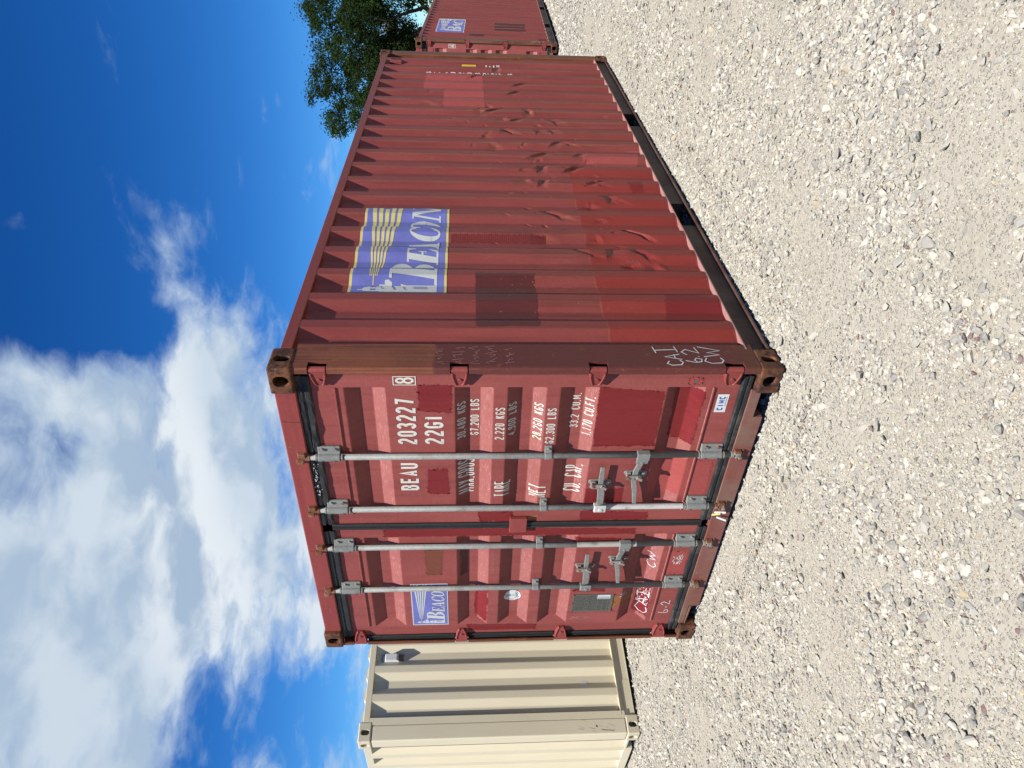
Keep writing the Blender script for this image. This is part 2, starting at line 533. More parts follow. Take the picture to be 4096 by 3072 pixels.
for i in range(46):
    DENTP.append((_r.uniform(0.9, 4.6), 0.55+_r.random()*1.1, _r.uniform(0.003, 0.007), _r.uniform(0.008, 0.020), _r.uniform(0.012, 0.030), _r.uniform(-0.8, 0.8), _r.uniform(-1.2, 1.2)))


_dl = {}
_nl = {}


def dent(y, z):
    s = 0.0
    key = int(y*400)
    if key not in _dl:
        _dl[key] = [d for d in DENTP if abs(y-d[0]) < 0.145]
    for (dy, dz, a, ry, rz, sk, cr) in _dl[key]:
        u = y-dy
        v = z-dz
        if abs(u) > 0.14 or abs(v) > 0.20:
            continue
        un = (u + sk*v*0.4)/ry
        vn = v/rz
        # a pushed-in facet: steep on one side of a crease line, running out on the other
        t = un*math.cos(cr)+vn*math.sin(cr)
        w_ = -un*math.sin(cr)+vn*math.cos(cr)
        f = max(0.0, 1-abs(w_)*0.75)
        g = max(0.0, 1+t*0.55) if t < 0 else max(0.0, 1-t*2.2)
        s += a*f*g*(1.0 if t < 0 else 1.0)
        s -= 0.30*a*f*max(0.0, 1-abs(t-0.62)*2.6)
    return s


_r = random.Random(12)
NOTCH = []
for k_ in range(3, 19):                      # ribs by number from the door end
    yc = SIDE0+0.1755+k_*PITCHY
    zl = 0.62+0.16*(yc-1.2) if yc < 4.2 else 1.25
    for j in range(_r.choice((1, 2, 2, 3)) if yc < 4.3 else _r.choice((0, 1))):
        NOTCH.append((yc+_r.uniform(-.015, .015), zl+_r.uniform(-.22, .34), _r.uniform(.18, .62), _r.uniform(.014, .050), _r.uniform(.03, .11), _r.uniform(-1.6, 1.6), _r.uniform(.02, .06)))


def crush(y, z):
    """how far a rib is folded in: flat facets meeting in creases"""
    m = 0.0
    key = int(y*400)
    if key not in _nl:
        _nl[key] = [d for d in NOTCH if abs(y-d[0]) < 0.115]
    for (yc, zc, a, up_, dn_, sk, wy) in _nl[key]:
        u = y-yc
        v = z-zc-sk*u
        if v > up_ or v < -dn_:
            continue
        f = 1-v/up_ if v > 0 else 1+v/dn_
        e = 1-abs(u)/(wy+.045)
        if e <= 0:
            continue
        m = max(m, a*min(1.0, 1.35*min(f, e*1.5)))
    return m


def side_depth(y, z, dents=True):
    d = float(np.interp(y, SBY, SBD))
    if dents:
        d += (SD*0.9-d)*crush(y, z) if d < SD*0.9 else 0.0
        d += 0.8*dent(y, z)
        if 1.0 < y < 3.6:
            d += 0.004*noise.noise(Vector((y*5, z*5, 1.0)))*math.exp(-((z-0.9)/0.5)**2)
    return d


# doors
DO = 0.052                     # outer door sheet behind the casting face
DD = 0.036
REC = [(2.242, 2.033), (1.679, 1.478), (1.405, 1.202), (1.129, 0.926), (0.568, 0.365)]
DZ0, DZ1 = 0.172, 2.412
RDX = (1.240, 2.374)           # right leaf
LDX = (0.066, 1.198)           # left leaf
RREC = (1.329, 2.281)
LREC = (0.172, 1.109)


def door_breaks():
    pts = [(DZ0, 0.0)]
    for (zt, zb) in sorted(REC):
        s = (zt-zb)
        pts += [(zb, 0.0), (zb+s*0.33, DD), (zb+s*0.67, DD), (zt, 0.0)]
    pts.append((DZ1, 0.0))
    out = [pts[0]]
    r = 0.005
    for a, b, c in zip(pts, pts[1:], pts[2:]):
        l0 = b[0]-a[0]
        l1 = c[0]-b[0]
        out.append((b[0]-r, b[1]+(a[1]-b[1])*r/l0))
        out.append((b[0], b[1]+0.22*r*((a[1]-b[1])/l0+(c[1]-b[1])/l1)))
        out.append((b[0]+r, b[1]+(c[1]-b[1])*r/l1))
    out.append(pts[-1])
    return out


DB = door_breaks()
DBZ = [p[0] for p in DB]
DBD = [p[1] for p in DB]


def door_depth(x, z):
    d = float(np.interp(z, DBZ, DBD))
    for (a, b) in (RREC, LREC):
        if a-0.001 <= x <= b+0.001:
            lim = min(max(0.0, x-a)/0.040, max(0.0, b-x)/0.010)*DD
            return min(d, lim)
    return 0.0


# ------------------------------------------------------------------ decals: flat shapes laid on the sheet metal
def conform(name, polys, mapfn, mat, parent, ucuts=(), vcuts=(), layers=False):
    bm = bmesh.new()
    lay = bm.verts.layers.float.new('lay')
    for i, p in enumerate(polys):
        vs = [bm.verts.new((q[0], q[1], 0)) for q in p]
        for v in vs:
            v[lay] = (i % 12)*0.00009 if layers else 0.0
        try:
            bm.faces.new(vs)
        except ValueError:
            pass
    bmesh.ops.triangulate(bm, faces=[f for f in bm.faces if len(f.verts) > 4])
    us = [v.co.x for v in bm.verts]
    vsx = [v.co.y for v in bm.verts]
    for cuts, ax, lo, hi in ((ucuts, 0, min(us), max(us)), (vcuts, 1, min(vsx), max(vsx))):
        for c in cuts:
            if lo+1e-5 < c < hi-1e-5:
                co = (c, 0, 0) if ax == 0 else (0, c, 0)
                no = (1, 0, 0) if ax == 0 else (0, 1, 0)
                bmesh.ops.bisect_plane(bm, geom=bm.verts[:]+bm.edges[:]+bm.faces[:], plane_co=co, plane_no=no, dist=1e-6)
    for v in bm.verts:
        v.co = mapfn(v.co.x, v.co.y, v[lay])
    me = bpy.data.meshes.new(name)
    bm.to_mesh(me)
    bm.free()
    return link(name, me, mat, parent)


def on_door(off=0.0012):
    return lambda x, z, l: (x, DO + door_depth(x, z) - off - l, z)


def on_side(off=0.0015, dents=True):
    return lambda y, z, l: (W - 0.004 - side_depth(y, z, dents) + off + l, y, z)


def on_plane_x(X, off=0.0012):
    return lambda y, z, l: (X + off + l, y, z)


def door_decal(name, polys, mat, parent, off=0.0012, layers=False):
    return conform(name, polys, on_door(off), mat, parent, ucuts=(RREC[0], RREC[0]+.040, RREC[1]-.010, RREC[1], LREC[0], LREC[0]+.020, LREC[0]+.040, LREC[1]-.010, LREC[1]), vcuts=DBZ, layers=layers)


def side_decal(name, polys, mat, parent, off=0.0015, layers=False, fine=False, dents=True):
    vc = [0.02*i for i in range(130)] if fine else ()
    uc = list(SBY)
    if fine:
        uc += [0.5*(a+b) for a, b in zip(SBY, SBY[1:]) if b-a > 0.03]
    return conform(name, polys, on_side(off, dents), mat, parent, ucuts=uc, vcuts=vc, layers=layers)


def rect(a, b, c, d):
    return [(a, c), (b, c), (b, d), (a, d)]


def ragged(pts, amp=0.004, step=0.008, seed=0, sides=None):
    """outline of a hand-rolled paint patch"""
    rr = random.Random(seed)
    out = []
    n = len(pts)
    for i in range(n):
        a = Vector(pts[i])
        b = Vector(pts[(i+1) % n])
        d = b-a
        ln = d.length
        k = max(2, int(ln/step))
        nr = Vector((d.y, -d.x))/ln
        am = amp if sides is None else amp*sides[i]
        ph = rr.uniform(0, 50)
        for j in range(k):
            t = j/k
            o = am*(1.1*noise.noise(Vector((ph+t*ln*14, 0, 0))) + 0.7*rr.uniform(-1, 1))
            q = a + d*t + nr*o
            out.append((q.x, q.y))
    return out


def specks(pts, n_, spread, seed):
    rr = random.Random(seed)
    out = []
    m = len(pts)
    for _ in range(n_):
        i = rr.randrange(m)
        a, b = Vector(pts[i]), Vector(pts[(i+1) % m])
        d = (b-a).normalized()
        p = a+(b-a)*rr.random()+Vector((d.y, -d.x))*rr.gauss(0, spread)
        r = rr.uniform(.0012, .0042)
        out.append([(p.x-r, p.y), (p.x, p.y-r*rr.uniform(.5, 1.5)), (p.x+r*1.2, p.y), (p.x, p.y+r)])
    return out


# stroke lettering ----------------------------------------------------------------------------------
def arc(cx, cy, rx, ry, a0, a1, n=9):
    return [(cx+rx*math.cos(math.radians(a0+(a1-a0)*i/n)), cy+ry*math.sin(math.radians(a0+(a1-a0)*i/n))) for i in range(n+1)]


GL = {
    '0': [arc(.5, .76, .5, .24, 0, 180)+arc(.5, .24, .5, .24, 180, 360)+[(1, .76)]],
    '1': [[(0, .78), (.72, 1), (.72, 0)]],
    '2': [arc(.5, .76, .5, .24, 170, 0)+[(.93, .58), (.06, .14), (0, 0), (1, 0)]],
    '3': [arc(.5, .77, .47, .23, 165, -80)+[(.35, .54)], [(.4, .54)]+arc(.5, .27, .5, .27, 80, -165)],
    '4': [[(.74, 0), (.74, 1), (0, .28), (1, .28)]],
    '6': [arc(.5, .76, .5, .24, 15, 180)+[(0, .24)]+arc(.5, .25, .5, .25, 180, 540)],
    '7': [[(0, 1), (1, 1), (.42, 0)]],
    '8': [arc(.5, .77, .44, .23, -90, 270), arc(.5, .27, .5, .27, 90, 450)],
    '9': [arc(.5, .24, .5, .24, 195, 360)+[(1, .76)]+arc(.5, .75, .5, .25, 0, 360)],
    'A': [[(0, 0), (.5, 1), (1, 0)], [(.2, .3), (.8, .3)]],
    'B': [[(0, 0), (0, 1), (.5, 1)]+arc(.55, .77, .4, .23, 90, -90)+[(0.05, .54)], [(.5, .54)]+arc(.55, .27, .45, .27, 90, -90)+[(0, 0)]],
    'C': [arc(.5, .76, .5, .24, 10, 180)+arc(.5, .24, .5, .24, 180, 350)],
    'E': [[(1, 1), (0, 1), (0, 0), (1, 0)], [(0.05, .52), (.85, .52)]],
    'F': [[(1, 1), (0, 1), (0, 0)], [(0.05, .52), (.85, .52)]],
    'G': [arc(.5, .76, .5, .24, 10, 180)+arc(.5, .24, .5, .24, 180, 360)+[(1, .45), (.55, .45)]],
    'I': [[(.5, 0), (.5, 1)]],
    'K': [[(0, 0), (0, 1)], [(1, 1), (.05, .42)], [(.3, .58), (1, 0)]],
    'L': [[(0, 1), (0, 0), (1, 0)]],
    'M': [[(0, 0), (0, 1)], [(1, 0), (1, 1)], [(.03, .98), (.5, .22), (.97, .98)]],
    'N': [[(0, 0), (0, 1), (1, 0), (1, 1)]],
    'O': [arc(.5, .76, .5, .24, 0, 180)+arc(.5, .24, .5, .24, 180, 360)+[(1, .76)]],
    'P': [[(0, 0), (0, 1), (.5, 1)]+arc(.55, .74, .45, .26, 90, -90)+[(0.05, .48)]],
    'R': [[(0, 0), (0, 1), (.5, 1)]+arc(.55, .75, .45, .25, 90, -90)+[(0.05, .5)], [(.5, .5), (1, 0)]],
    'S': [arc(.5, .77, .5, .23, 15, 180, 8)+[(.1, .6), (.9, .40)]+arc(.5, .23, .5, .23, 0, -165, 8)],
    'T': [[(0, 1), (1, 1)], [(.5, .98), (.5, 0)]],
    'U': [[(0, 1)]+arc(.5, .24, .5, .24, 180, 360)+[(1, 1)]],
    'W': [[(0, 1), (.25, 0), (.5, .7), (.75, 0), (1, 1)]],
    'X': [[(0, 0), (1, 1)], [(0, 1), (1, 0)]],
    '/': [[(0, 0), (1, 1)]],
    '-': [[(.1, .5), (.9, .5)]],
}


def stroke(pts, wd, taper=False):
    """quads along a polyline"""
    P = [Vector(p) for p in pts]
    Q = [P[0]]
    for p in P[1:]:
        if (p-Q[-1]).length > 1e-6:
            Q.append(p)
    P = Q
    n = len(P)
    if n < 2:
        return []
    closed = (P[0]-P[-1]).length < 1e-5 and n > 3
    left, right = [], []
    for i in range(n):
        if closed and i in (0, n-1):
            d0 = (P[-1]-P[-2]).normalized()
            d1 = (P[1]-P[0]).normalized()
        else:
            d0 = (P[i]-P[i-1]).normalized() if i else (P[1]-P[0]).normalized()
            d1 = (P[i+1]-P[i]).normalized() if i < n-1 else d0
        t = d0+d1
        if t.length < 0.3:
            t = d1
        t.normalize()
        nr = Vector((-t.y, t.x))
        m = min(1.9, 1.0/max(0.35, abs(nr.dot(Vector((-d1.y, d1.x))))))
        hw = wd/2*m
        left.append(P[i]+nr*hw)
        right.append(P[i]-nr*hw)
    return [[tuple(right[i]), tuple(right[i+1]), tuple(left[i+1]), tuple(left[i])] for i in range(n-1)]


def text(s, x, z, cw, adv, h, wd, zfn=None):
    """x,z = lower left corner of the line"""
    out = []
    for ch in s:
        if ch == '.':
            out.append(rect(x, x+wd*1.05, z, z+wd*1.05))
            x += adv*0.55
            continue
        if ch in GL:
            k = 0.55 if ch == '1' else 1.22 if ch in 'MW' else 1.0
            wd_ = wd*0.78 if ch in 'MW' else wd
            for pl_ in GL[ch]:
                out += stroke([(x+wd/2+(cw*k-wd)*p[0], z+wd/2+(h-wd)*p[1]) for p in pl_], wd_)
            x += adv*(0.75 if ch == '1' else 1.18 if ch in 'MW' else 1.0)
        else:
            x += adv
    return out


def fit_words(s, x0, x1, z0, z1, wd):
    n = sum(0.55 if c == '.' else 0.75 if c == '1' else 1.0 for c in s)
    adv = (x1-x0)/(n-0.24)
    out = []
    x = x0
    for wo in s.split(' '):
        out.append(text(wo, x, z0, adv*0.76, adv, z1-z0, wd))
        x += adv*(1+sum(0.55 if c == '.' else 0.75 if c == '1' else 1.0 for c in wo))
    return out


def fit_text(s, x0, x1, z0, z1, wd):
    """stretch a line of text over a given box"""
    n = sum(0.55 if c == '.' else 0.75 if c == '1' else 1.0 for c in s)
    adv = (x1-x0)/(n-0.24)
    return text(s, x0, z0, adv*0.76, adv, z1-z0, wd)


# serif lettering for the emblem, in a unit box (u right 0..w, v up 0..1)
def ring(cx, cy, rx, ry, ix, iy, a0, a1, n=16, dx=0.0):
    o = arc(cx, cy, rx, ry, a0, a1, n)
    i = arc(cx+dx, cy, ix, iy, a0, a1, n)
    return [[o[k], o[k+1], i[k+1], i[k]] for k in range(n)]


def q(*p):
    return [list(p)]


SER = {
    'B': (0.64, rect(.10, .31, .0, 1), rect(0, .42, .0, .06), rect(0, .42, .94, 1), ring(.34, .750, .25, .25, .08, .19, -90, 90), ring(.34, .265, .30, .265, .11, .205, -90, 90)),
    'E': (0.60, rect(.09, .29, .0, 1), rect(0, .54, .0, .065), rect(0, .54, .935, 1), rect(.25, .42, .48, .545), q((.44, .935), (.52, 1), (.555, .72), (.52, .72)), q((.44, .065), (.56, .0), (.60, .30), (.56, .30)), rect(.385, .435, .38, .65)),
    'A': (0.78, q((.29, 1), (.44, 1), (.74, .03), (.50, .03)), q((.29, 1), (.37, .93), (.17, .03), (.08, .03)), rect(.18, .52, .28, .345), rect(0, .27, 0, .055), rect(.42, .82, 0, .055)),
    'C': (0.68, ring(.37, .5, .37, .525, .17, .46, 40, 320, 22), q((.54, .84), (.60, 1.0), (.66, 1.0), (.66, .66), (.62, .66)), q((.56, .22), (.67, .32), (.67, .22), (.60, .12))),
    'O': (0.76, ring(.38, .5, .38, .525, .17, .46, 0, 360, 28)),
    'N': (0.82, rect(.09, .165, .0, 1), rect(.63, .705, .0, 1), q((.08, 1), (.29, 1), (.705, .0), (.56, .0)), rect(0, .27, .0, .055), rect(0, .18, .945, 1), rect(.52, .81, .945, 1)),
}


def serif(word, u0, u1, v0, v1, big=1.0, gap=0.04):
    polys = []
    tot = sum(SER[c][0]*(big*1.36 if i == 0 else 1.12 if c == 'E' else 1.0)+gap for i, c in enumerate(word))-gap
    s = (u1-u0)/tot
    u = u0
    for i, c in enumerate(word):
        k = big if i == 0 else 1.0
        kx = big*1.36 if i == 0 else 1.12 if c == 'E' else 1.0
        for el in SER[c][1:]:
            for p in ([el] if isinstance(el[0], tuple) else el):
                polys.append([(u+a*kx*s+0.085*b*k*(v1-v0), v0+b*k*(v1-v0)) for a, b in p])
        u += (SER[c][0]*kx+gap)*s
    return polys


def emblem(place, parent, u0, u1, v0, v1, beamcol, bord, uname='emblem'):
    """blue vinyl sheet with lighthouse, beams and name; place(name, polys, mat, parent, off, layers)"""
    wd, hg = u1-u0, v1-v0
    U = lambda a: u0+a*wd
    V = lambda b: v0+b*hg
    P = lambda L_: [[(U(a), V(b)) for a, b in p] for p in L_]
    base = place(uname, P([rect(0, 1, 0, 1)]), bord, parent, 0.0014, False)
    place(uname+'_field', P([rect(.018, .985, .030, .972)]), M_LOGOB, parent, 0.0022, False)
    beams = []
    for i in range(5):
        a0, a1 = .165, 1.0
        yc0, yc1 = .755-.0175*(i-2)*1.0, .735-.082*(i-2)
        t0, t1 = .0045, .027
        n = 10
        xs = [a0+(i == 2)*-.05+(a1-.016-a0)*k/n for k in range(n+1)]
        for a, b in zip(xs, xs[1:]):
            ka, kb = max(0, (a-a0)/(a1-a0)), max(0, (b-a0)/(a1-a0))
            f = lambda k: (yc0+(yc1-yc0)*k, t0+(t1-t0)*k)
            (ya, ta), (yb, tb) = f(ka), f(kb)
            beams.append([(a, ya-ta), (b, yb-tb), (b, yb+tb), (a, ya+ta)])
    place(uname+'_beam', P(beams), beamcol, parent, 0.0030, False)
    tower0 = [rect(.035, .115, .10, .42), [(.035, .42), (.115, .42), (.125, .47), (.035, .47)], rect(.038, .108, .47, .56),
             [(.036, .56), (.135, .56), (.155, .60), (.150, .635), (.036, .635)], rect(.040, .120, .635, .69), rect(.046, .100, .69, .72),
             rect(.046, .060, .72, .775), rect(.076, .092, .72, .775), rect(.045, .100, .775, .80),
             [(.045, .80), (.098, .80), (.090, .84), (.070, .862), (.050, .85)], rect(.058, .067, .86, .905)]
    tower = [[(.050+(a-.035)*.80, b) for a, b in p] for p in tower0]
    place(uname+'_lighthouse', P(tower), M_LOGOW, parent, 0.0030, True)
    marks = []
    for k in range(7):
        b = .20+k*.021
        marks += stroke([(.080, b), (.104, b+.017)], .0055)
    marks += stroke([(.072, .31+.11), (.100, .335+.11)], .008) + stroke([(.072, .525), (.107, .56)], .009) + stroke([(.078, .65), (.108, .675)], .006)
    place(uname+'_window', P(marks), M_LOGOB, parent, 0.0040, True)
    nm = serif('BEACON', .114, .960, .100, .440, big=1.46)
    place(uname+'_name', P(nm), M_LOGOW, parent, 0.0032, True)
    return base


# ------------------------------------------------------------------ corner casting: a rounded block with its slots
def casting_mesh():
    """block at x -0.162..0 (outer side x=0), y 0..0.178 (outer front y=0), z 0..0.118"""
    def tmp(mb, bev=0, seg=3):
        me = mb.mesh('t')
        bm = bmesh.new()
        bm.from_mesh(me)
        if bev:
            bmesh.ops.bevel(bm, geom=bm.edges[:], offset=bev, segments=seg, affect='EDGES', profile=0.5)
        bmesh.ops.recalc_face_normals(bm, faces=bm.faces[:])
        bm.to_mesh(me)
        bm.free()
        o = bpy.data.objects.new('t', me)
        col.objects.link(o)
        return o

    def oval(hw, hh, n=20):
        pts = []
        r = min(hw, hh)*0.95
        for i in range(n):
            a = 2*math.pi*(i+.5)/n
            x = math.copysign(hw-r, math.cos(a))+r*math.cos(a)
            y = math.copysign(hh-r, math.sin(a))+r*math.sin(a)
            pts.append((x, y))
        return pts
    blk = tmp(MB().box(-.162, 0, 0, .178, 0, .118), 0.011)
    cuts = [tmp(MB().box(-.134, -.026, .028, .150, .026, .094)),
            tmp(MB().prism([(x-.082, z+.060) for x, z in oval(.033, .040)], -.05, .06, 'y')),
            tmp(MB().prism([(y+.086, z+.060) for y, z in oval(.026, .040)], -.06, .05, 'x'))]
    for c in cuts:
        m = blk.modifiers.new('b', 'BOOLEAN')
        m.operation = 'DIFFERENCE'
        m.object = c
        m.solver = 'EXACT'
    dg = bpy.context.evaluated_depsgraph_get()
    me = bpy.data.meshes.new_from_object(blk.evaluated_get(dg))
    for o in cuts+[blk]:
        bpy.data.objects.remove(o)
    me.materials.clear()
    return me


CAST = casting_mesh()
_castv = {}


def casting(parent, right, front, top, mat):
    k = (right, front, top, mat.name)
    if k not in _castv:
        me = CAST.copy()
        bm = bmesh.new()
        bm.from_mesh(me)
        s = (1 if right else -1, 1 if front else -1, -1 if top else 1)
        for v in bm.verts:
            v.co = (v.co.x*s[0], v.co.y*s[1], v.co.z*s[2])
        if s[0]*s[1]*s[2] < 0:
            bmesh.ops.reverse_faces(bm, faces=bm.faces[:])
        bm.to_mesh(me)
        bm.free()
        me.name = 'corner_casting'
        _castv[k] = me
    return link('corner_casting', _castv[k], mat, parent, (W if right else 0, 0 if front else L, H if top else 0))


# ------------------------------------------------------------------ side walls, roof, rails
def side_mesh(dents, nz):
    """outward face towards +x; local x = 0 is the container's outer plane W"""
    ys = []
    for a, b in zip(SBY, SBY[1:]):
        k = max(1, int((b-a)/(0.0080 if dents else 0.2)))
        ys += [a+(b-a)*i/k for i in range(k)]
    ys.append(SBY[-1])
    zs = [0.153+(2.497-0.153)*i/nz for i in range(nz+1)]
    vs = []
    for z in zs:
        for y in ys:
            vs.append((W-0.004-side_depth(y, z, dents), y, z))
    n = len(ys)
    fs = [(j*n+i, j*n+i+1, (j+1)*n+i+1, (j+1)*n+i) for j in range(nz) for i in range(n-1)]
    me = bpy.data.meshes.new('side_wall')
    me.from_pydata(vs, [], fs)
    if dents:
        at = me.attributes.new('wear', 'FLOAT', 'POINT')
        vals = []
        for z in zs:
            for y in ys:
                ph = (y-SIDE0) % PITCHY
                e = min(abs(ph-0.140), abs(ph-0.211))
                wv = max(0.0, 1-e/0.010)
                wv = max(wv, min(1.0, dent(y, z)/0.012)*0.5, min(1.0, crush(y, z)*1.3)*0.55)
                vals.append(wv*(0.25+0.75*max(0, min(1, (y-0.2)/3))))
        at.data.foreach_set('value', vals)
    me.update()
    return me


def mirror_x(me, name):
    m2 = me.copy()
    m2.name = name
    bm = bmesh.new()
    bm.from_mesh(m2)
    for v in bm.verts:
        v.co.x = W-v.co.x
    bmesh.ops.reverse_faces(bm, faces=bm.faces[:])
    bm.to_mesh(m2)
    bm.free()
    return m2


def roof_mesh(inset=0.10):
    ys, zs = [], []
    y = 0.16
    p = 0.209
    while y < L-0.19:
        for dy, dz in ((0, 0), (0.03, 0.018), (0.10, 0.018), (0.13, 0.0)):
            ys.append(y+dy)
            zs.append(dz)
        y += p
    vs = []
    for x in (inset, inset+.001, W/2, W-inset-.001, W-inset):
        for a, b in zip(ys, zs):
            vs.append((x, a, 2.552 if x in (inset, W-inset) else 2.557+b))
    n = len(ys)
    fs = [(j*n+i, (j+1)*n+i, (j+1)*n+i+1, j*n+i+1) for j in range(4) for i in range(n-1)]
    me = bpy.data.meshes.new('roof')
    me.from_pydata(vs, [], fs)
    me.update()
    return me


def end_mesh():
    """far end wall with wide vertical corrugation, faces +y"""
    xs = []
    x = 0.165
    while x < W-0.165:
        for dx, d in ((0, 0), (0.050, 0.045), (0.125, 0.045), (0.175, 0.0)):
            if x+dx < W-0.16:
                xs.append((x+dx, d))
        x += 0.25
    xs.append((W-0.16, 0.0))
    vs = [(x, L-0.012-d, z) for z in (0.10, 2.50) for x, d in xs]
    n = len(xs)
    fs = [(i+1, i, n+i, n+i+1) for i in range(n-1)]
    me = bpy.data.meshes.new('end_wall')
    me.from_pydata(vs, [], fs)
    me.update()
    return me


POCKETS = [(1.690, 2.050), (4.030-0.31, 4.065)]


def bottom_rail(parent, right, mat, flange, pockets=True):
    s = 1 if right else -1
    X = lambda d: (W-d) if right else d
    mb = MB()

    def bx(d0, d1, y0, y1, z0, z1):
        a, b = sorted((X(d0), X(d1)))
        mb.box(a, b, y0, y1, z0, z1)
    segs = []
    y = 0.178
    for (a, b) in (POCKETS if pockets else []):
        segs.append((y, a))
        y = b
    segs.append((y, L-0.178))
    for (a, b) in segs:
        bx(0.034, 0.040, a, b, 0.026, 0.146)
    bx(0.012, 0.062, 0.178, L-0.178, 0.016, 0.0255)
    for (a, b) in (POCKETS if pockets else []):
        bx(0.045, 0.60, a-0.006, a, 0.026, 0.146)
        bx(0.045, 0.60, b, b+0.006, 0.026, 0.146)
    mb.obj('bottom_rail', mat, parent)
    a, b = sorted((X(0.002), X(0.075)))
    MB().box(a, b, 0.178, L-0.178, 0.1465, 0.1535).obj('rail_flange', flange, parent)


def top_rail(parent, right, mat):
    X = lambda d: (W-d) if right else d
    a, b = sorted((X(0.003), X(0.063)))
    MB().box(a, b, 0.178, L-0.178, 2.496, 2.556).obj('top_rail', mat, parent, bevel=0.004)


HZ = [(2.310, 2.392), (1.612, 1.694), (0.913, 0.997), (0.207, 0.297)]    # hinge heights


def door_post(parent, right, mat):
    """rear corner post: side plate, folded front lip interrupted at the hinges"""
    X = lambda d: (W-d) if right else d
    mb = MB()

    def pz(poly, z0, z1):
        pts = [(X(a), b) for a, b in poly]
        if not right:
            pts = pts[::-1]
        mb.prism(pts, z0, z1, 'z')
    pz([(0.004, 0.062), (0.004, 0.216), (0.010, 0.222), (0.016, 0.216), (0.016, 0.062)], 0.119, 2.472)
    pz([(0.016, 0.150), (0.016, 0.216), (0.100, 0.216), (0.100, 0.150)], 0.119, 2.472)
    z = 0.119
    lip = [(0.004, 0.0618), (0.004, 0.024), (0.007, 0.015), (0.016, 0.010), (0.040, 0.010), (0.040, 0.019), (0.020, 0.020), (0.014, 0.026), (0.014, 0.0618)]
    for (a, b) in sorted(HZ)+[(2.472, 2.472)]:
        z1 = a-0.006
        if b == 2.472:
            z1 = 2.472
        if z1-z > 0.01:
            pz(lip, z, z1)
        z = b+0.006
    mb.obj('corner_post', mat, parent)


def hinge(parent, right, z0, z1, mat):
    s = -1 if right else 1
    xo = W-0.026 if right else 0.026
    X = lambda d: xo+s*d
    zc = (z0+z1)/2
    h = (z1-z0)/2
    mb = MB()
    mb.tube((xo, 0.028, z0), (xo, 0.028, z1), 0.0165, n=16)
    n = 8
    prof = []
    for i in range(n+1):
        t = i/n
        d = 0.006+t*0.100
        hh = h if t < 0.3 else h*(1-0.42*((t-0.3)/0.7)**1.1) if t < 0.95 else h*0.44
        prof.append((d, hh, 0.016+0.020*t, DO-0.001))
    vs, fs = [], []
    for d, hh, yf, yb in prof:
        vs += [(X(d), yf, zc-hh), (X(d), yf, zc+hh), (X(d), yb, zc+hh), (X(d), yb, zc-hh)]
    for i in range(n):
        a = 4*i
        b = a+4
        fs += [(a, b, b+1, a+1), (a+1, b+1, b+2, a+2), (a+2, b+2, b+3, a+3), (a+3, b+3, b, a)]
    fs += [(0, 1, 2, 3), (4*n+3, 4*n+2, 4*n+1, 4*n)]
    mb.add(vs, fs)
    for sg in (-1, 1):
        for (d, hh, yf, yb), (d2, hh2, yf2, yb2) in zip(prof[1:], prof[2:]):
            mb.tube((X(d), yf-0.001, zc+sg*(hh-0.006)), (X(d2), yf2-0.001, zc+sg*(hh2-0.006)), 0.0055, n=8)
    mb.tube((X(0.062), 0.0275, zc), (X(0.062), 0.020, zc), 0.009, n=12)
    mb.tube((xo, 0.028, z0-0.012), (xo, 0.028, z1+0.012), 0.008, n=10)
    return mb.obj('hinge', mat, parent, bevel=0.002)


def door_leaf(parent, right, mat):
    dx = RDX if right else LDX
    rc = RREC if right else LREC
    xs = [dx[0]]+[rc[0]+.040*i/8 for i in range(9)]
    k = 10
    xs += [rc[0]+.040+(rc[1]-rc[0]-.050)*i/k for i in range(1, k+1)]
    xs += [rc[1]-.005, rc[1], dx[1]]
    zs = list(DBZ)
    ex = []
    for a, b in zip(zs, zs[1:]):
        if b-a > 0.03:
            m = max(2, int((b-a)/0.009)) if b-a < .09 else max(2, int((b-a)/0.03))
            ex += [a+(b-a)*i/m for i in range(1, m)]
    zs = sorted(zs+ex)
    vs = []
    for z in zs:
        for x in xs:
            wav = 0.0006*noise.noise(Vector((x*6, z*6, 3.0)))
            vs.append((x, DO+door_depth(x, z)+(wav if dx[0]+.01 < x < dx[1]-.01 else 0), z))
    n = len(xs)
    fs = [(j*n+i, j*n+i+1, (j+1)*n+i+1, (j+1)*n+i) for j in range(len(zs)-1) for i in range(n-1)]
    b = len(vs)
    # edges of the leaf and its back
    x0, x1, z0, z1 = dx[0], dx[1], DZ0, DZ1
    vs += [(x0, DO, z0), (x1, DO, z0), (x1, DO, z1), (x0, DO, z1), (x0, DO+.06, z0), (x1, DO+.06, z0), (x1, DO+.06, z1), (x0, DO+.06, z1)]
    fs += [(b+0, b+4, b+5, b+1), (b+1, b+5, b+6, b+2), (b+2, b+6, b+7, b+3), (b+3, b+7, b+4, b+0), (b+4, b+7, b+6, b+5)]
    me = bpy.data.meshes.new('door')
    me.from_pydata(vs, [], fs)
    me.update()
    o = link('door', me, mat, parent)
    # pressed seams
    for z in (2.287, 0.323):
        mb = MB()
        mb.prism([(DO-.0005, z-.007), (DO-.007, z-.004), (DO-.007, z+.003), (DO-.0005, z+.005)], rc[0]+.002, rc[1]-.002, 'x')
        mb.obj('seam', mat, o)
    return o


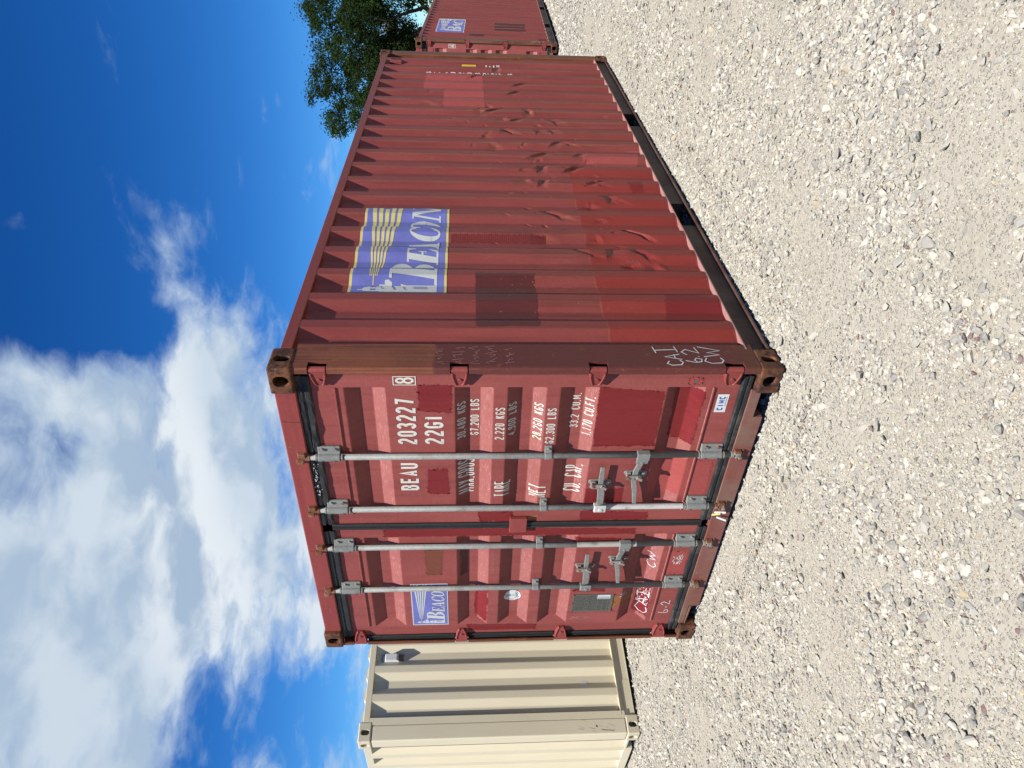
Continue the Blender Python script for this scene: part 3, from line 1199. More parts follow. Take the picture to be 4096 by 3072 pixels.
def gasket_strip(parent, pts, w_, mat, name='gasket', wob=0.0):
    """double lipped rubber strip through points (x,z), lips on both sides, in front of the door gap"""
    mb = MB()
    sub = []
    for (a, b) in zip(pts, pts[1:]):
        a, b = Vector(a), Vector(b)
        k = max(2, int((b-a).length/0.03))
        sub += [a+(b-a)*i/k for i in range(k)]
    sub.append(Vector(pts[-1]))
    d = (Vector(pts[-1])-Vector(pts[0])).normalized()
    nr = Vector((-d.y, d.x))
    prof = [(-.5, DO-.0015), (-.5, DO-.010), (-.38, DO-.015), (-.1, DO-.013), (-.06, DO-.009), (.06, DO-.009), (.1, DO-.014), (.36, DO-.016), (.5, DO-.010), (.5, DO-.0015)]
    rows = []
    for i, p in enumerate(sub):
        row = []
        for j, (u, y) in enumerate(prof):
            o = wob*noise.noise(Vector((p.x*9+j, p.y*9, 2.0)))*(1 if abs(u) > .3 else .3)
            yo = wob*0.9*noise.noise(Vector((p.x*13+j*.7, p.y*13, 7.0)))
            qv = p+nr*(u*w_+o)
            row.append((qv.x, y+yo-abs(wob)*.2, qv.y))
        rows.append(row)
    m = len(prof)
    vs = [v for r in rows for v in r]
    fs = [(i*m+j, i*m+j+1, (i+1)*m+j+1, (i+1)*m+j) for i in range(len(rows)-1) for j in range(m-1)]
    mb.add(vs, fs)
    return mb.obj(name, mat, parent)


RY = 0.026                     # locking rods' axis


def lock_rod(leaf, x, handle_dir, hz, white=False):
    """rod with brackets, guide, cams and handle, all under its door leaf"""
    mb = MB()
    mb.tube((x, RY, 0.128), (x, RY, 2.462), 0.0170, n=18)
    rod = mb.obj('lock_rod', M_GALV, leaf, smooth=False)
    for p in rod.data.polygons:
        p.use_smooth = len(p.vertices) == 4
    for (z0, z1) in ((0.188, 0.310), (2.300, 2.420)):
        b = MB()
        # wrapped half-shell plus bolting flange towards +x
        arcp = [(x+0.0245*math.cos(t), RY+0.0245*math.sin(t)) for t in [math.radians(a) for a in range(180, 361, 15)]]
        outer = [(x-0.0245, DO-.002)]+arcp+[(x+.030, RY+.004), (x+.068, RY+.010), (x+.068, DO-.002)]
        b.prism(outer, z0, z1, 'z')
        b.obj('rod_bracket', M_GALV, leaf, bevel=0.004)
        for zz_ in (z0-0.012, z1+0.004):
            MB().tube((x, RY, zz_), (x, RY, zz_+0.008), 0.0225, n=18).obj('rod_collar', M_GALVR, leaf)
        for zz_ in (z0+.025, z1-.025):
            MB().tube((x+.052, RY+.008, zz_), (x+.052, RY-.003, zz_), 0.0085, n=10).obj('bolt', M_GALVR, leaf)
            MB().tube((x-.008, RY-.022, zz_), (x-.008, RY-.0275, zz_), 0.0045, n=8).obj('rivet', M_PRINTG, leaf)
    g = MB()
    arcp = [(x+0.0225*math.cos(t), RY+0.0225*math.sin(t)) for t in [math.radians(a) for a in range(180, 361, 15)]]
    g.prism([(x-0.0225, DO-.002)]+arcp+[(x+.028, RY+.006), (x+.060, RY+.012), (x+.060, DO-.002)], 1.147, 1.187, 'z')
    g.tube((x+.045, RY+.012, 1.167), (x+.045, RY-.001, 1.167), 0.008, n=10)
    g.obj('rod_guide', M_GALV, leaf, bevel=0.003)
    if white:
        MB().tube((x, RY, .330), (x, RY, .792), .0176, n=18, caps=False).obj('paint_coat', M_WHITEP, leaf, smooth=True)
        MB().prism([(x-.0180, RY-.010), (x-.0185, RY+.006), (x-.0168, RY+.006), (x-.0166, RY-.010)], .565, .900, 'z').obj('paint_smear', M_PATCH, leaf)
    elif handle_dir < 0 and x < 1.2:
        MB().tube((x, RY, .560), (x, RY, .935), .0175, n=18, caps=False).obj('paint_coat', M_WHITEC, leaf, smooth=True)
    elif handle_dir > 0:
        MB().prism([(x-.0180, RY-.010), (x-.0185, RY+.006), (x-.0168, RY+.006), (x-.0166, RY-.010)], .700, .885, 'z').obj('paint_smear', M_PATCH, leaf)
    # cams and keepers
    for (zc, sg) in ((2.500, 1), (0.098, -1)):
        k = MB()
        k.tube((x, RY, zc-sg*.040), (x, RY, zc-sg*.018), 0.0195, n=14)
        k.prism([(x-.020, RY-.016), (x+.014, RY-.018), (x+.022, RY+.0), (x+.010, RY+.018), (x-.018, RY+.016)], zc-.020, zc+.012, 'z')
        k.prism([(x-.026, RY-.020), (x-.006, RY-.024), (x-.004, RY-.006), (x-.022, RY-.002)], zc-.006, zc+sg*.03+.004, 'z')
        k.prism([(x+.010, RY-.022), (x+.030, RY-.012), (x+.028, RY+.006), (x+.012, RY-.004)], zc-.016, zc+.022, 'z')
        k.obj('cam', M_CAM if sg > 0 else M_GALVR, leaf, bevel=0.004)
        e = MB()
        e.prism([(x-.036, .030), (x-.036, .004), (x-.024, -.004), (x-.018, .006), (x-.020, .030)], zc-.004, zc+.030, 'z') if sg > 0 else e.prism([(x-.036, .030), (x-.036, .006), (x-.022, .002), (x-.020, .030)], zc-.030, zc+.004, 'z')
        e.prism([(x+.020, .030), (x+.022, .002), (x+.036, .006), (x+.038, .030)], zc-.016, zc+.024, 'z')
        e.prism([(x-.036, .020), (x+.038, .020), (x+.038, .030), (x-.036, .030)], zc-.034 if sg < 0 else zc+.018, zc-.022 if sg < 0 else zc+.030, 'z')
        e.obj('cam_keeper', M_CAM, leaf, bevel=0.004)
    # handle
    sgn = handle_dir
    if handle_dir:
        mt = M_WHITEP if white else M_GALV
        c = MB()
        c.prism([(x-.024, RY-.024), (x+.024, RY-.024), (x+.026, RY+.012), (x-.026, RY+.012)], hz-.036, hz+.036, 'z')
        if sgn > 0:
            c.prism([(x-.016, RY-.030), (x+.036, RY-.034), (x+.040, RY-.026), (x+.010, RY-.010)], hz-.034, hz+.034, 'z')
            c.tube((x+.004, RY-.030, hz), (x+.004, RY-.036, hz), .014, n=12)
        else:
            c.prism([(x-.060, RY-.012), (x-.010, RY-.020), (x+.010, RY-.004), (x-.060, RY-.002)], hz-.034, hz+.034, 'z')
            c.tube((x-.046, RY-.010, hz), (x-.046, RY-.017, hz), .010, n=12)
        c.obj('handle_clamp', mt, leaf, bevel=0.004)
        hb = MB()
        ln = 0.335 if sgn > 0 else 0.385
        # bar in pieces (offset along, z, half height, y front, y back)
        if sgn > 0:
            st = [(0.022, 0.000, .020, -.006, .004), (0.11, 0.004, .021, -.006, .004), (0.155, 0.010, .019, -.006, .004), (0.200, 0.014, .014, -.008, .004), (0.235, 0.016, .015, -.010, .002), (ln, 0.018, .013, -.012, .000)]
        else:
            st = [(0.046, 0.000, .017, -.004, .006), (0.085, 0.010, .017, -.005, .005), (0.125, 0.022, .016, -.006, .004), (0.20, 0.024, .016, -.006, .004), (0.265, 0.012, .016, -.008, .002), (0.275, 0.010, .015, -.010, .000), (ln, -0.004, .012, -.014, -.004)]
        vs, fs = [], []
        for (d, dz, hh, y0, y1) in st:
            xx = x+sgn*d
            zz_ = hz+dz
            vs += [(xx, RY+y0, zz_-hh), (xx, RY+y0, zz_+hh), (xx, RY+y1, zz_+hh), (xx, RY+y1, zz_-hh)]
        for i in range(len(st)-1):
            a = 4*i
            b = a+4
            fs += [(a, b, b+1, a+1), (a+1, b+1, b+2, a+2), (a+2, b+2, b+3, a+3), (a+3, b+3, b, a)]
        n = 4*(len(st)-1)
        fs += [(0, 1, 2, 3), (n+3, n+2, n+1, n)]
        hb.add(vs, fs)
        hb.obj('handle', M_GALV, leaf, bevel=0.003)
        # catch: plate on the door, turning retainer over the bar
        cx = x+sgn*(0.192 if sgn > 0 else 0.162)
        cz = hz+.014
        k = MB()

        def dog(cxx, za, zb, r, y0, y1):
            pts = [(cxx+r*math.cos(math.radians(a)), zb+r*math.sin(math.radians(a))) for a in range(0, 181, 20)]
            pts += [(cxx+r*math.cos(math.radians(a)), za+r*math.sin(math.radians(a))) for a in range(180, 361, 20)]
            k.prism(pts, y0, y1, 'y')
        dog(cx, cz-.046, cz+.050, .019, DO-.008, DO-.0015)
        k.box(cx-.012, cx+.012, RY+.006, DO-.006, cz-.050, cz-.028)
        k.box(cx-.014, cx+.014, RY+.006, DO-.006, cz+.030, cz+.058)
        k.obj('handle_catch', M_GALVR, leaf, bevel=0.002)
        k = MB()
        dog(cx-.004, cz-.012, cz+.050, .016, RY-.020, RY-.012)
        k.tube((cx-.004, RY+.010, cz+.050), (cx-.004, RY-.026, cz+.050), .008, n=10)
        k.prism([(cx-.030, cz-.030), (cx-.010, cz-.034), (cx+.012, cz-.002), (cx-.006, cz+.006)], RY-.026, RY-.019, 'y')
        k.obj('handle_retainer', M_GALVR, leaf, bevel=0.002)


# ------------------------------------------------------------------ the red container
def red_container(root, detailed, shared=None):
    top_rail(root, True, M_RAIL)
    top_rail(root, False, M_RAIL)
    bottom_rail(root, True, M_BRAIL, M_FLANGE)
    bottom_rail(root, False, M_BRAIL, M_FLANGE)
    for rt in (True, False):
        for fr in (True, False):
            for tp in (True, False):
                casting(root, rt, fr, tp, M_RUST)
    door_post(root, True, M_POST if detailed else M_POSTL)
    door_post(root, False, M_POSTL)
    for rt in (True, False):
        a, b = sorted((W-.006, W-.120)) if rt else (.006, .120)
        MB().box(a, b, L-.150, L-.008, .119, 2.472).obj('corner_post', M_POSTL, root, bevel=0.01)
    sm = side_mesh(True, 300) if detailed else side_mesh(False, 1)
    link('side_wall', sm, M_SIDE, root)
    link('side_wall', mirror_x(side_mesh(False, 1), 'side_wall'), M_SIDE, root)
    link('end_wall', end_mesh(), M_SIDE, root)
    link('roof', roof_mesh(), M_RAIL, root)
    MB().box(.05, W-.05, .10, L-.06, .155, .185).obj('floor', M_BRAIL, root)
    MB().box(.163, W-.163, L-.06, L-.02, .02, .12).obj('end_sill', M_SILL, root)
    MB().box(.163, W-.163, L-.06, L-.02, 2.48, 2.56).obj('end_header', M_FRAME, root)
    # header and sill of the door end
    hd = MB()
    hd.prism([(.030, 2.474), (.026, 2.480), (.026, 2.578), (.034, 2.584), (.130, 2.584), (.130, 2.560), (.060, 2.474)], .1625, W-.1625, 'x')
    hd.obj('header', M_FRAME, root, bevel=0.003)
    si = MB()
    pts = [(.1625, .128), (.1625, .088), (.365, .088), (.365, .020), (2.088, .020), (2.088, .072), (W-.1625, .072), (W-.1625, .128)]
    si.prism(pts, .030, .100, 'y')
    si.prism([(.366, .071), (.366, .0875), (.164, .0875), (.164, .081)][::-1], .024, .030, 'y')
    si.obj('sill', M_SILL, root, bevel=0.003)
    for rt in (True, False):
        leaf = door_leaf(root, rt, M_DOOR)
        for (a, b) in HZ:
            hinge(leaf, rt, a, b, M_FRAME)
        x0, x1 = RDX if rt else LDX
        gasket_strip(leaf, [(x0+.01, 2.440), (x1-.01, 2.440)], .076, M_RUBBER, wob=0.010 if (detailed and rt) else 0.002)
        gasket_strip(leaf, [(x0+.01, .156), (x1-.01, .156)], .062, M_RUBBERD, wob=0.004)
        if rt:
            gasket_strip(leaf, [(1.219, .175), (1.219, 2.415)], .048, M_RUBBER, wob=0.001)
            gasket_strip(leaf, [(2.384, .20), (2.384, 2.415)], .022, M_RUBBER, wob=0.001)
        else:
            for (za, zb) in ((.305, .905), (1.005, 1.605), (1.702, 2.302)):
                gasket_strip(leaf, [(.048, za), (.048, zb)], .046, M_RUBBER, wob=0.0025)
        cxs = ((1.816, -1, .634, False), (1.392, 1, .832, True)) if rt else ((1.046, -1, .630, False), (.622, 1, .838, False))
        for (x, hdir, hz, wh) in cxs:
            lock_rod(leaf, x, hdir, hz, wh)
        if detailed:
            door_marks(leaf, rt)
    return root


def door_marks(leaf, rt):
    if rt:
        for ws, x0, x1, z0, z1, wd in (('BEAU', 1.524, 1.742, 1.888, 1.991, .0158), ('203227', 1.886, 2.206, 1.884, 1.988, .0158), ('22G1', 1.886, 2.088, 1.740, 1.843, .0158),
                                       ('30.480 KGS', 1.908, 2.168, 1.622, 1.668, .0068), ('67.200 LBS', 1.920, 2.174, 1.550, 1.598, .0068), ('2.220 KGS', 1.915, 2.144, 1.414, 1.466, .0068),
                                       ('4.900 LBS', 1.934, 2.166, 1.352, 1.396, .0068), ('28.260 KGS', 1.905, 2.160, 1.211, 1.259, .0068), ('62.300 LBS', 1.886, 2.138, 1.140, 1.189, .0068),
                                       ('33.2 CU.M.', 1.971, 2.210, 1.010, 1.060, .0068), ('1.170 CU.FT.', 1.932, 2.206, .938, .988, .0068),
                                       ('MAX.GROSS', 1.472, 1.770, 1.571, 1.667, .0088), ('TARE', 1.462, 1.592, 1.366, 1.459, .0088), ('NET', 1.452, 1.552, 1.156, 1.257, .0088), ('CU. CAP.', 1.472, 1.702, .955, 1.051, .0088)):
            for pol in fit_words(ws, x0, x1, z0, z1, wd):
                door_decal('lettering', pol, M_WHITE, leaf, layers=True)
        T = text('8', 2.304, 1.884, .042, .05, .095, .012)
        for a, b, c, d in ((2.295, 2.353, 1.986, 1.991), (2.295, 2.353, 1.874, 1.879), (2.295, 2.2995, 1.879, 1.986), (2.3485, 2.353, 1.879, 1.986)):
            T.append(rect(a, b, c, d))
        door_decal('lettering', T, M_WHITE, leaf, layers=True)
        P = [([(2.296, 1.869), (2.294, 1.688), (2.105, 1.698), (2.122, 1.868)], M_PATCH), ([(1.690, 1.836), (1.694, 1.724), (1.488, 1.714), (1.496, 1.836)], M_PATCH),
             ([(2.280, .928), (2.252, .578), (1.861, .573), (1.858, .918)], M_PATCH), ([(2.274, .512), (2.250, .360), (1.868, .363), (1.909, .504)], M_PATCH),
             ([(1.762, .582), (1.745, .212), (1.448, .198), (1.477, .552)], M_PATCHL), ([(1.521, .921), (1.519, .700), (1.345, .700), (1.345, .920)], M_PATCH),
             ([(1.330, 1.548), (1.328, 1.342), (1.243, 1.342), (1.247, 1.545)], M_PATCH), ([(1.333, .934), (1.312, .526), (1.243, .520), (1.243, .930)], M_PATCH),
             ([(2.343, .463), (2.341, .388), (2.295, .386), (2.297, .464)], M_PATCHL)]
        for i, (p, m) in enumerate(P):
            door_decal('paint_patch', [ragged(p, .0065, .0045, seed=i+1)]+specks(p, 60, .006, i), m, leaf, off=0.0007)
        st = door_decal('sticker', [rect(2.108, 2.231, .229, .290)], M_STK, leaf, off=0.0009)
        T = []
        for i, s in enumerate('CIMC'):
            pass
        T += fit_text('CIMC', 2.122, 2.212, .246, .280, .0066)
        door_decal('sticker_print', T, M_BLUE, leaf, off=0.0016, layers=True)
        pr = [rect(2.150+.0052*i, 2.1535+.0052*i, .237, .2405) for i in range(13)]
        door_decal('sticker_print', pr, M_TEAL, leaf, off=0.0016)
        door_decal('rust_spot', [[(2.318+.011*math.cos(a*.5)*(1+.25*math.sin(a*3.1)), .425+.013*math.sin(a*.5)*(1+.2*math.cos(a*2.3))) for a in range(12)]], M_PLATE, leaf, off=0.0014)
        # chipped primer near the rod guide and under the handles
        door_decal('scrape', [ragged([(1.90, 1.268), (1.925, 1.268), (1.935, 1.205), (1.915, 1.205)], .006, .006, 31)], M_WARN, leaf, off=0.0009)
        door_decal('scrape', [ragged([(1.255, 1.250), (1.285, 1.255), (1.300, 1.190), (1.280, 1.188)], .006, .006, 32)], M_WARN, leaf, off=0.0009)
        # lock plate bridging the two leaves
        k = MB()
        k.box(1.168, 1.293, .024, .031, 1.255, 1.360)
        k.box(1.1685, 1.2925, .031, DO-.002, 1.345, 1.3595)
        k.box(1.246, 1.2925, .031, DO-.002, 1.256, 1.345)
        k.obj('lock_plate', M_FRAME, leaf, bevel=0.004)
    else:
        emb = emblem(lambda n, p, m, pa, off, lay: door_decal(n, p, m, pa, off, lay), leaf, .176, .640, 1.742, 1.986, M_LOGOW, M_LOGOW)
        P = [([(1.196, 2.118), (1.164, .574), (1.112, .574), (1.112, 2.118)], M_PATCH), ([(.988, 1.882), (.986, 1.768), (.732, 1.776), (.734, 1.874)], M_PATCHB),
             ([(.571, 1.557), (.568, 1.478), (.196, 1.482), (.252, 1.566)], M_PATCH), ([(.172, 1.622), (.160, 1.137), (.098, 1.137), (.101, 1.590)], M_PATCH),
             ([(1.085, .943), (1.070, .655), (1.010, .655), (1.006, .943)], M_PATCH), ([(.560, .900), (.550, .698), (.520, .698), (.527, .902)], M_PATCH),
             ([(.550, .464), (.548, .374), (.224, .365), (.258, .468)], M_PATCH), ([(.937, .330), (.934, .200), (.690, .184), (.703, .322)], M_PATCHL),
             ([(.985, 1.655), (.985, 1.612), (.705, 1.612), (.705, 1.655)], M_PATCHM)]
        for i, (p, m) in enumerate(P):
            door_decal('paint_patch', [ragged(p, .0065, .0045, seed=i+40)]+specks(p, 60, .006, i), m, leaf, off=0.0007)
        # oval club sticker with an anchor
        ov = [(.449+.056*math.cos(a*math.pi/16), 1.309+.056*math.sin(a*math.pi/16)*(1.0)) for a in range(32)]
        door_decal('sticker', [ov], M_STK, leaf, off=0.0012)
        an = stroke([(.449, 1.335), (.449, 1.278)], .005)+stroke([(.437, 1.325), (.461, 1.325)], .004)+stroke(arc(.449, 1.302, .026, .026, 200, 340), .005)
        an += stroke(arc(.449, 1.340, .006, .006, 0, 360), .003)+stroke(arc(.449, 1.309, .044, .044, 60, 110), .004)+stroke(arc(.449, 1.309, .044, .044, 150, 190), .004)
        an += stroke(arc(.449, 1.309, .044, .044, 230, 260), .004)+stroke(arc(.449, 1.309, .044, .044, 290, 330), .004)
        door_decal('sticker_print', an, M_TEAL, leaf, off=0.0018, layers=True)
        # data plate with rivets and its white label
        k = MB()
        pts = [(.300, .632), (.310, .624), (.480, .624), (.492, .636), (.492, .890), (.482, .902), (.312, .902), (.300, .892)]
        k.prism(pts, DO-.0045, DO-.001, 'y')
        k.obj('data_plate', M_PLATE, leaf)
        for x, z in ((.304, .628), (.396, .624), (.488, .628), (.304, .898), (.396, .902), (.488, .898)):
            MB().tube((x, DO-.001, z), (x, DO-.0095, z), .0065, .004, n=10).obj('rivet', M_FRAME, leaf)
        rr = random.Random(5)
        dash = []
        z = .885
        while z > .645:
            x = .315
            while x < .478:
                ln = rr.uniform(.006, .028)
                if not (x > .425 and .635 < z < .745):
                    dash.append(rect(x, min(x+ln, .480), z, z+.0048))
                x += ln+rr.uniform(.004, .012)
            z -= rr.choice((.0095, .0125, .016))
        conform('engraving', dash, lambda x, z, l: (x, DO-.0050, z), M_PRINTG, leaf)
        conform('sticker', [rect(.444, .487, .646, .733)], lambda x, z, l: (x, DO-.0053, z), M_STK, leaf)
        bar = [rect(.448, .458, .652+.006*i, .656+.006*i) for i in range(13)]+[rect(.464, .466, .652, .728), rect(.472, .4735, .652, .728)]
        conform('sticker_print', bar, lambda x, z, l: (x, DO-.0058, z), M_TEAL, leaf)
        # rust weeping from under the plate
        door_decal('rust_run', [ragged([(.470, .624), (.440, .480), (.395, .470), (.385, .560), (.320, .624)], .010, .006, 77)], M_WARN, leaf, off=0.0008)
        # chalk marks
        C = []
        for p in ([(.830, .430), (.800, .440), (.765, .425), (.752, .395), (.775, .383), (.800, .395)], [(.822, .435), (.830, .395), (.850, .425), (.868, .400), (.905, .452)],
                  [(.345, .430), (.300, .448), (.262, .420), (.250, .385), (.275, .368), (.318, .380)], [(.335, .378), (.375, .448), (.412, .378)], [(.350, .400), (.400, .402)],
                  [(.455, .450), (.462, .378)], [(.430, .450), (.485, .452)], [(.430, .376), (.490, .380)],
                  [(.270, .285), (.262, .235), (.272, .218), (.295, .220), (.300, .238), (.275, .246)], [(.318, .236), (.340, .240)], [(.352, .262), (.372, .282), (.390, .262), (.365, .222), (.405, .224)],
                  [(.455, .58), (.470, .560), (.474, .530)], [(.482, .575), (.500, .545)]):
            C += stroke(p, .0062)
        door_decal('chalk_mark', C, M_CHALK, leaf, off=0.0015, layers=True)
        sm = []
        rr = random.Random(9)
        for i in range(26):
            x, z = rr.uniform(.80, .90), rr.uniform(.225, .285)
            sm += stroke([(x, z), (x+rr.uniform(.01, .03), z+rr.uniform(-.012, .012))], .0035)
        for i in range(60):
            x, z = rr.uniform(.34, .53), rr.uniform(.375, .455)
            sm += stroke([(x, z), (x+rr.uniform(.008, .025), z+rr.uniform(-.008, .008))], .0028)
        door_decal('chalk_smear', sm, M_CHALK, leaf, off=0.0013, layers=True)
        F = []
        for k_, (a, b) in enumerate(((.215, .895), (.215, .82))):
            pass
        for p in ([(.206, .905), (.236, .845)], [(.206, .880), (.240, .880), (.214, .850), (.246, .845)], [(.250, .905), (.200, .815)], [(.206, .810), (.236, .770)], [(.214, .800), (.245, .790), (.218, .755), (.250, .750)]):
            F += stroke(p, .0040)
        for j in range(9):
            z0 = 1.30-.0*j
            x = .735+.026*j
            F += stroke([(x, 1.445), (x+.012, 1.462), (x+.018, 1.440)], .0026)
            F += stroke([(x-.01, 1.255), (x+.008, 1.272), (x+.016, 1.250)], .0026)
        door_decal('scratched_writing', F, M_FAINT, leaf, off=0.0013, layers=True)


red = empty('shipping_container', 'weathered red container with big blue lighthouse emblem, its grey-rodded doors nearest the camera', 'container', (0, 0, 0), group='red containers in a row')
red_container(red, True)


def side_marks(root):
    emblem(lambda n, p, m, pa, off, lay: side_decal(n, p, m, pa, off, lay), root, .722, 1.887, 1.734, 2.303, M_LOGOY, M_LOGOY)
    S = [([(.955, 1.564), (.955, 1.214), (.389, 1.222), (.386, 1.566)], M_PATCHM, (1, .6, .8, .2)),
         ([(.742, .462), (.690, .160), (.488, .160), (.487, .500)], M_PATCH, None),
         ([(2.372, .388), (2.370, .285), (2.245, .277), (2.247, .380)], M_PATCH, None),
         ([(1.905, .879), (1.870, .593), (1.815, .593), (1.840, .879)], M_PATCHG, None),
         ([(5.200, 2.034), (5.200, 1.445), (4.165, 1.437), (4.150, 1.838), (4.655, 1.838), (4.665, 2.052)], M_PATCHL, None),
         ([(3.050, .676), (2.968, .196), (2.711, .237), (2.772, .677)], M_PATCHL, None)]
    for i, (p, m, sd) in enumerate(S):
        side_decal('paint_patch', [ragged(p, .009, .008, seed=i+90, sides=sd)], m, root, off=0.0012, fine=True)
    # scuffed ladder of short bars, a tyre or chain print
    lad = [rect(1.405+.004*math.sin(i*1.7), 1.470+.004*math.sin(i*2.3), 1.10+.0142*i, 1.1065+.0142*i) for i in range(44)]
    side_decal('scuff', lad, M_PATCH, root, off=0.0017, fine=True)
    # numbers down the far end of the wall, a yellow sign
    T = []
    for i, ch in enumerate('BEAU2032278'):
        T += text(ch, 5.232, 1.985-.087*i, .088, .09, .066, .012)
    side_decal('lettering', T, M_WHITE, root, off=0.0018, layers=True)
    side_decal('sign_edge', [rect(5.520, 5.618, 1.498, 1.678)], M_BLACK, root, off=0.0016)
    side_decal('sign', [rect(5.526, 5.611, 1.508, 1.668)], M_YEL, root, off=0.0024)
    E = text('E', 5.535, 1.305, .08, .08, .10, .016)+[rect(5.58, 5.612, 1.25, 1.262), rect(5.58, 5.612, 1.27, 1.282)]
    side_decal('lettering', E, M_WHITE, root, off=0.0018, layers=True)
    # vent housing under the rail
    MB().box(W-.038, W-.004, 5.585, 5.70, 2.325, 2.452).obj('vent', M_FRAME, root, bevel=0.006)
    # chalk on the corner post
    C = []
    f = lambda pts: [(y, z) for y, z in pts]
    for p in ([(.072, .585), (.050, .600), (.036, .575), (.040, .528), (.062, .515), (.078, .530)], [(.085, .515), (.108, .600), (.130, .520)], [(.092, .548), (.128, .550)],
              [(.165, .645), (.172, .525)], [(.140, .640), (.195, .650)], [(.148, .525), (.200, .535)],
              [(.075, .500), (.060, .455), (.066, .418), (.088, .412), (.096, .440), (.078, .452), (.064, .440)], [(.108, .420), (.113, .424)], [(.125, .480), (.150, .505), (.172, .480), (.140, .415), (.190, .430)],
              [(.098, .385), (.070, .400), (.052, .370), (.056, .315), (.078, .300), (.100, .312)], [(.110, .395), (.125, .310), (.145, .370), (.162, .300), (.196, .410)]):
        C += stroke(f(p), .0065)
    conform('chalk_mark', C, on_plane_x(W-.004, .0010), M_CHALK, root, layers=True)
    Fm = []
    rr = random.Random(21)
    for k_ in range(5):
        z0 = 1.74-.085*k_
        y = .045
        while y < .185:
            pts = [(y, z0+rr.uniform(-.02, .02)), (y+rr.uniform(.004, .02), z0+rr.uniform(.0, .04)), (y+rr.uniform(.01, .03), z0-rr.uniform(.0, .03))]
            Fm += stroke(pts, .0030)
            y += rr.uniform(.02, .04)
    conform('scratched_writing', Fm, on_plane_x(W-.004, .0010), M_FAINT, root, layers=True)
    # flaking orange primer specks on the sheet
    rr = random.Random(33)
    sp = []
    for i in range(150):
        y, z = rr.gauss(.80, .16), rr.gauss(1.02, .20)
        if not (.40 < y < 1.35):
            continue
        s = rr.uniform(.0018, .0055)
        sp.append([(y-s, z), (y, z-s*rr.uniform(.5, 1.4)), (y+s*1.1, z+s*.2), (y+s*.1, z+s)])
    side_decal('primer_speck', sp, M_WARN, root, off=0.0013)


side_marks(red)
for (tx, tz, ang, ln) in ((1.345, .128, .25, .062), (1.300, .105, -.20, .055), (1.322, .140, .6, .050)):
    tg = MB()
    dx_, dz_ = math.sin(ang)*ln, -math.cos(ang)*ln
    tg.add([(tx-.007, .012, tz), (tx+.007, .012, tz), (tx+dx_+.007, -.006, tz+dz_), (tx+dx_-.007, -.006, tz+dz_),
            (tx-.007, .015, tz), (tx+.007, .015, tz), (tx+dx_+.007, -.003, tz+dz_), (tx+dx_-.007, -.003, tz+dz_)],
           [(0, 1, 2, 3), (7, 6, 5, 4), (0, 4, 5, 1), (1, 5, 6, 2), (2, 6, 7, 3), (3, 7, 4, 0)])
    tg.obj('seal_tag', M_LOGOY if ang > .5 else M_STK, red)
_f = random.Random(8)
fl = []
for i in range(38):
    x, z = 1.50+.26*_f.random()**.8, 2.452+_f.gauss(0, .007)
    r = _f.uniform(.0015, .0065)
    fl.append([(x-r, z), (x, z-r*_f.uniform(.3, .9)), (x+r*.9, z+r*.2), (x-r*.2, z+r*.8)])
conform('sealant_flake', fl, lambda x, z, l: (x, DO-.0175-l, z), M_STK, red, layers=True)
wl = stroke([(2.075, 2.576), (2.068, 2.520), (2.070, 2.482)], .004)+stroke([(1.02, 2.572), (1.022, 2.486)], .0025)+stroke([(.62, 2.574), (.618, 2.50)], .0022)
conform('weld_line', wl, lambda x, z, l: (x, .0252-l, z), M_RUST, red, layers=True)

# the lower part of the near sheet is a fresher red film with an orange tide line
FILM = paint_mat('red_side_film', (0.262, 0.034, 0.027), (0.318, 0.046, 0.037), rust=0.12, streak=(12, 12, 0.8), scratch_amt=0.4, rough=0.45)
TIDE = paint_mat('orange_tide_line', (0.315, 0.066, 0.048), (0.335, 0.074, 0.054), rust=0.10, streak=(12, 12, 0.8), scratch_amt=0.2)
edge = [(.225+(2.75-.225)*i/110) for i in range(111)]
ez = [0.855-.032*((y-.2)/2.4)+.010*noise.noise(Vector((y*7, 0, 4)))+.004*noise.noise(Vector((y*30, 0, 9))) for y in edge]
low = [(y, .170 if i % 2 == 0 else .170) for i, y in enumerate(edge)]
side_decal('paint_film', [[(a, .170), (b, .170), (b, zb-.02*max(0, 1-(2.75-b)/.2)), (a, za-.02*max(0, 1-(2.75-a)/.2))] for a, b, za, zb in zip(edge, edge[1:], ez, ez[1:])], FILM, red, off=0.0008, fine=True)
side_decal('tide_line', [[(a, za-.006), (b, zb-.006), (b, zb+.007+.004*noise.noise(Vector((b*21, 3, 0)))), (a, za+.007+.004*noise.noise(Vector((a*21, 3, 0))))] for a, b, za, zb in zip(edge, edge[1:], ez, ez[1:])], TIDE, red, off=0.0011, fine=True)

# ------------------------------------------------------------------ the second red container behind
red2 = empty('shipping_container', 'second red container farther back, small emblem on its side, under the dark tree', 'container', (1.373-W*math.cos(.031), 11.226-W*math.sin(.031), -0.053),
             (0, 0, 0), group='red containers in a row')
red2.rotation_euler = (-0.031, 0, 0.031)
red_container(red2, False)


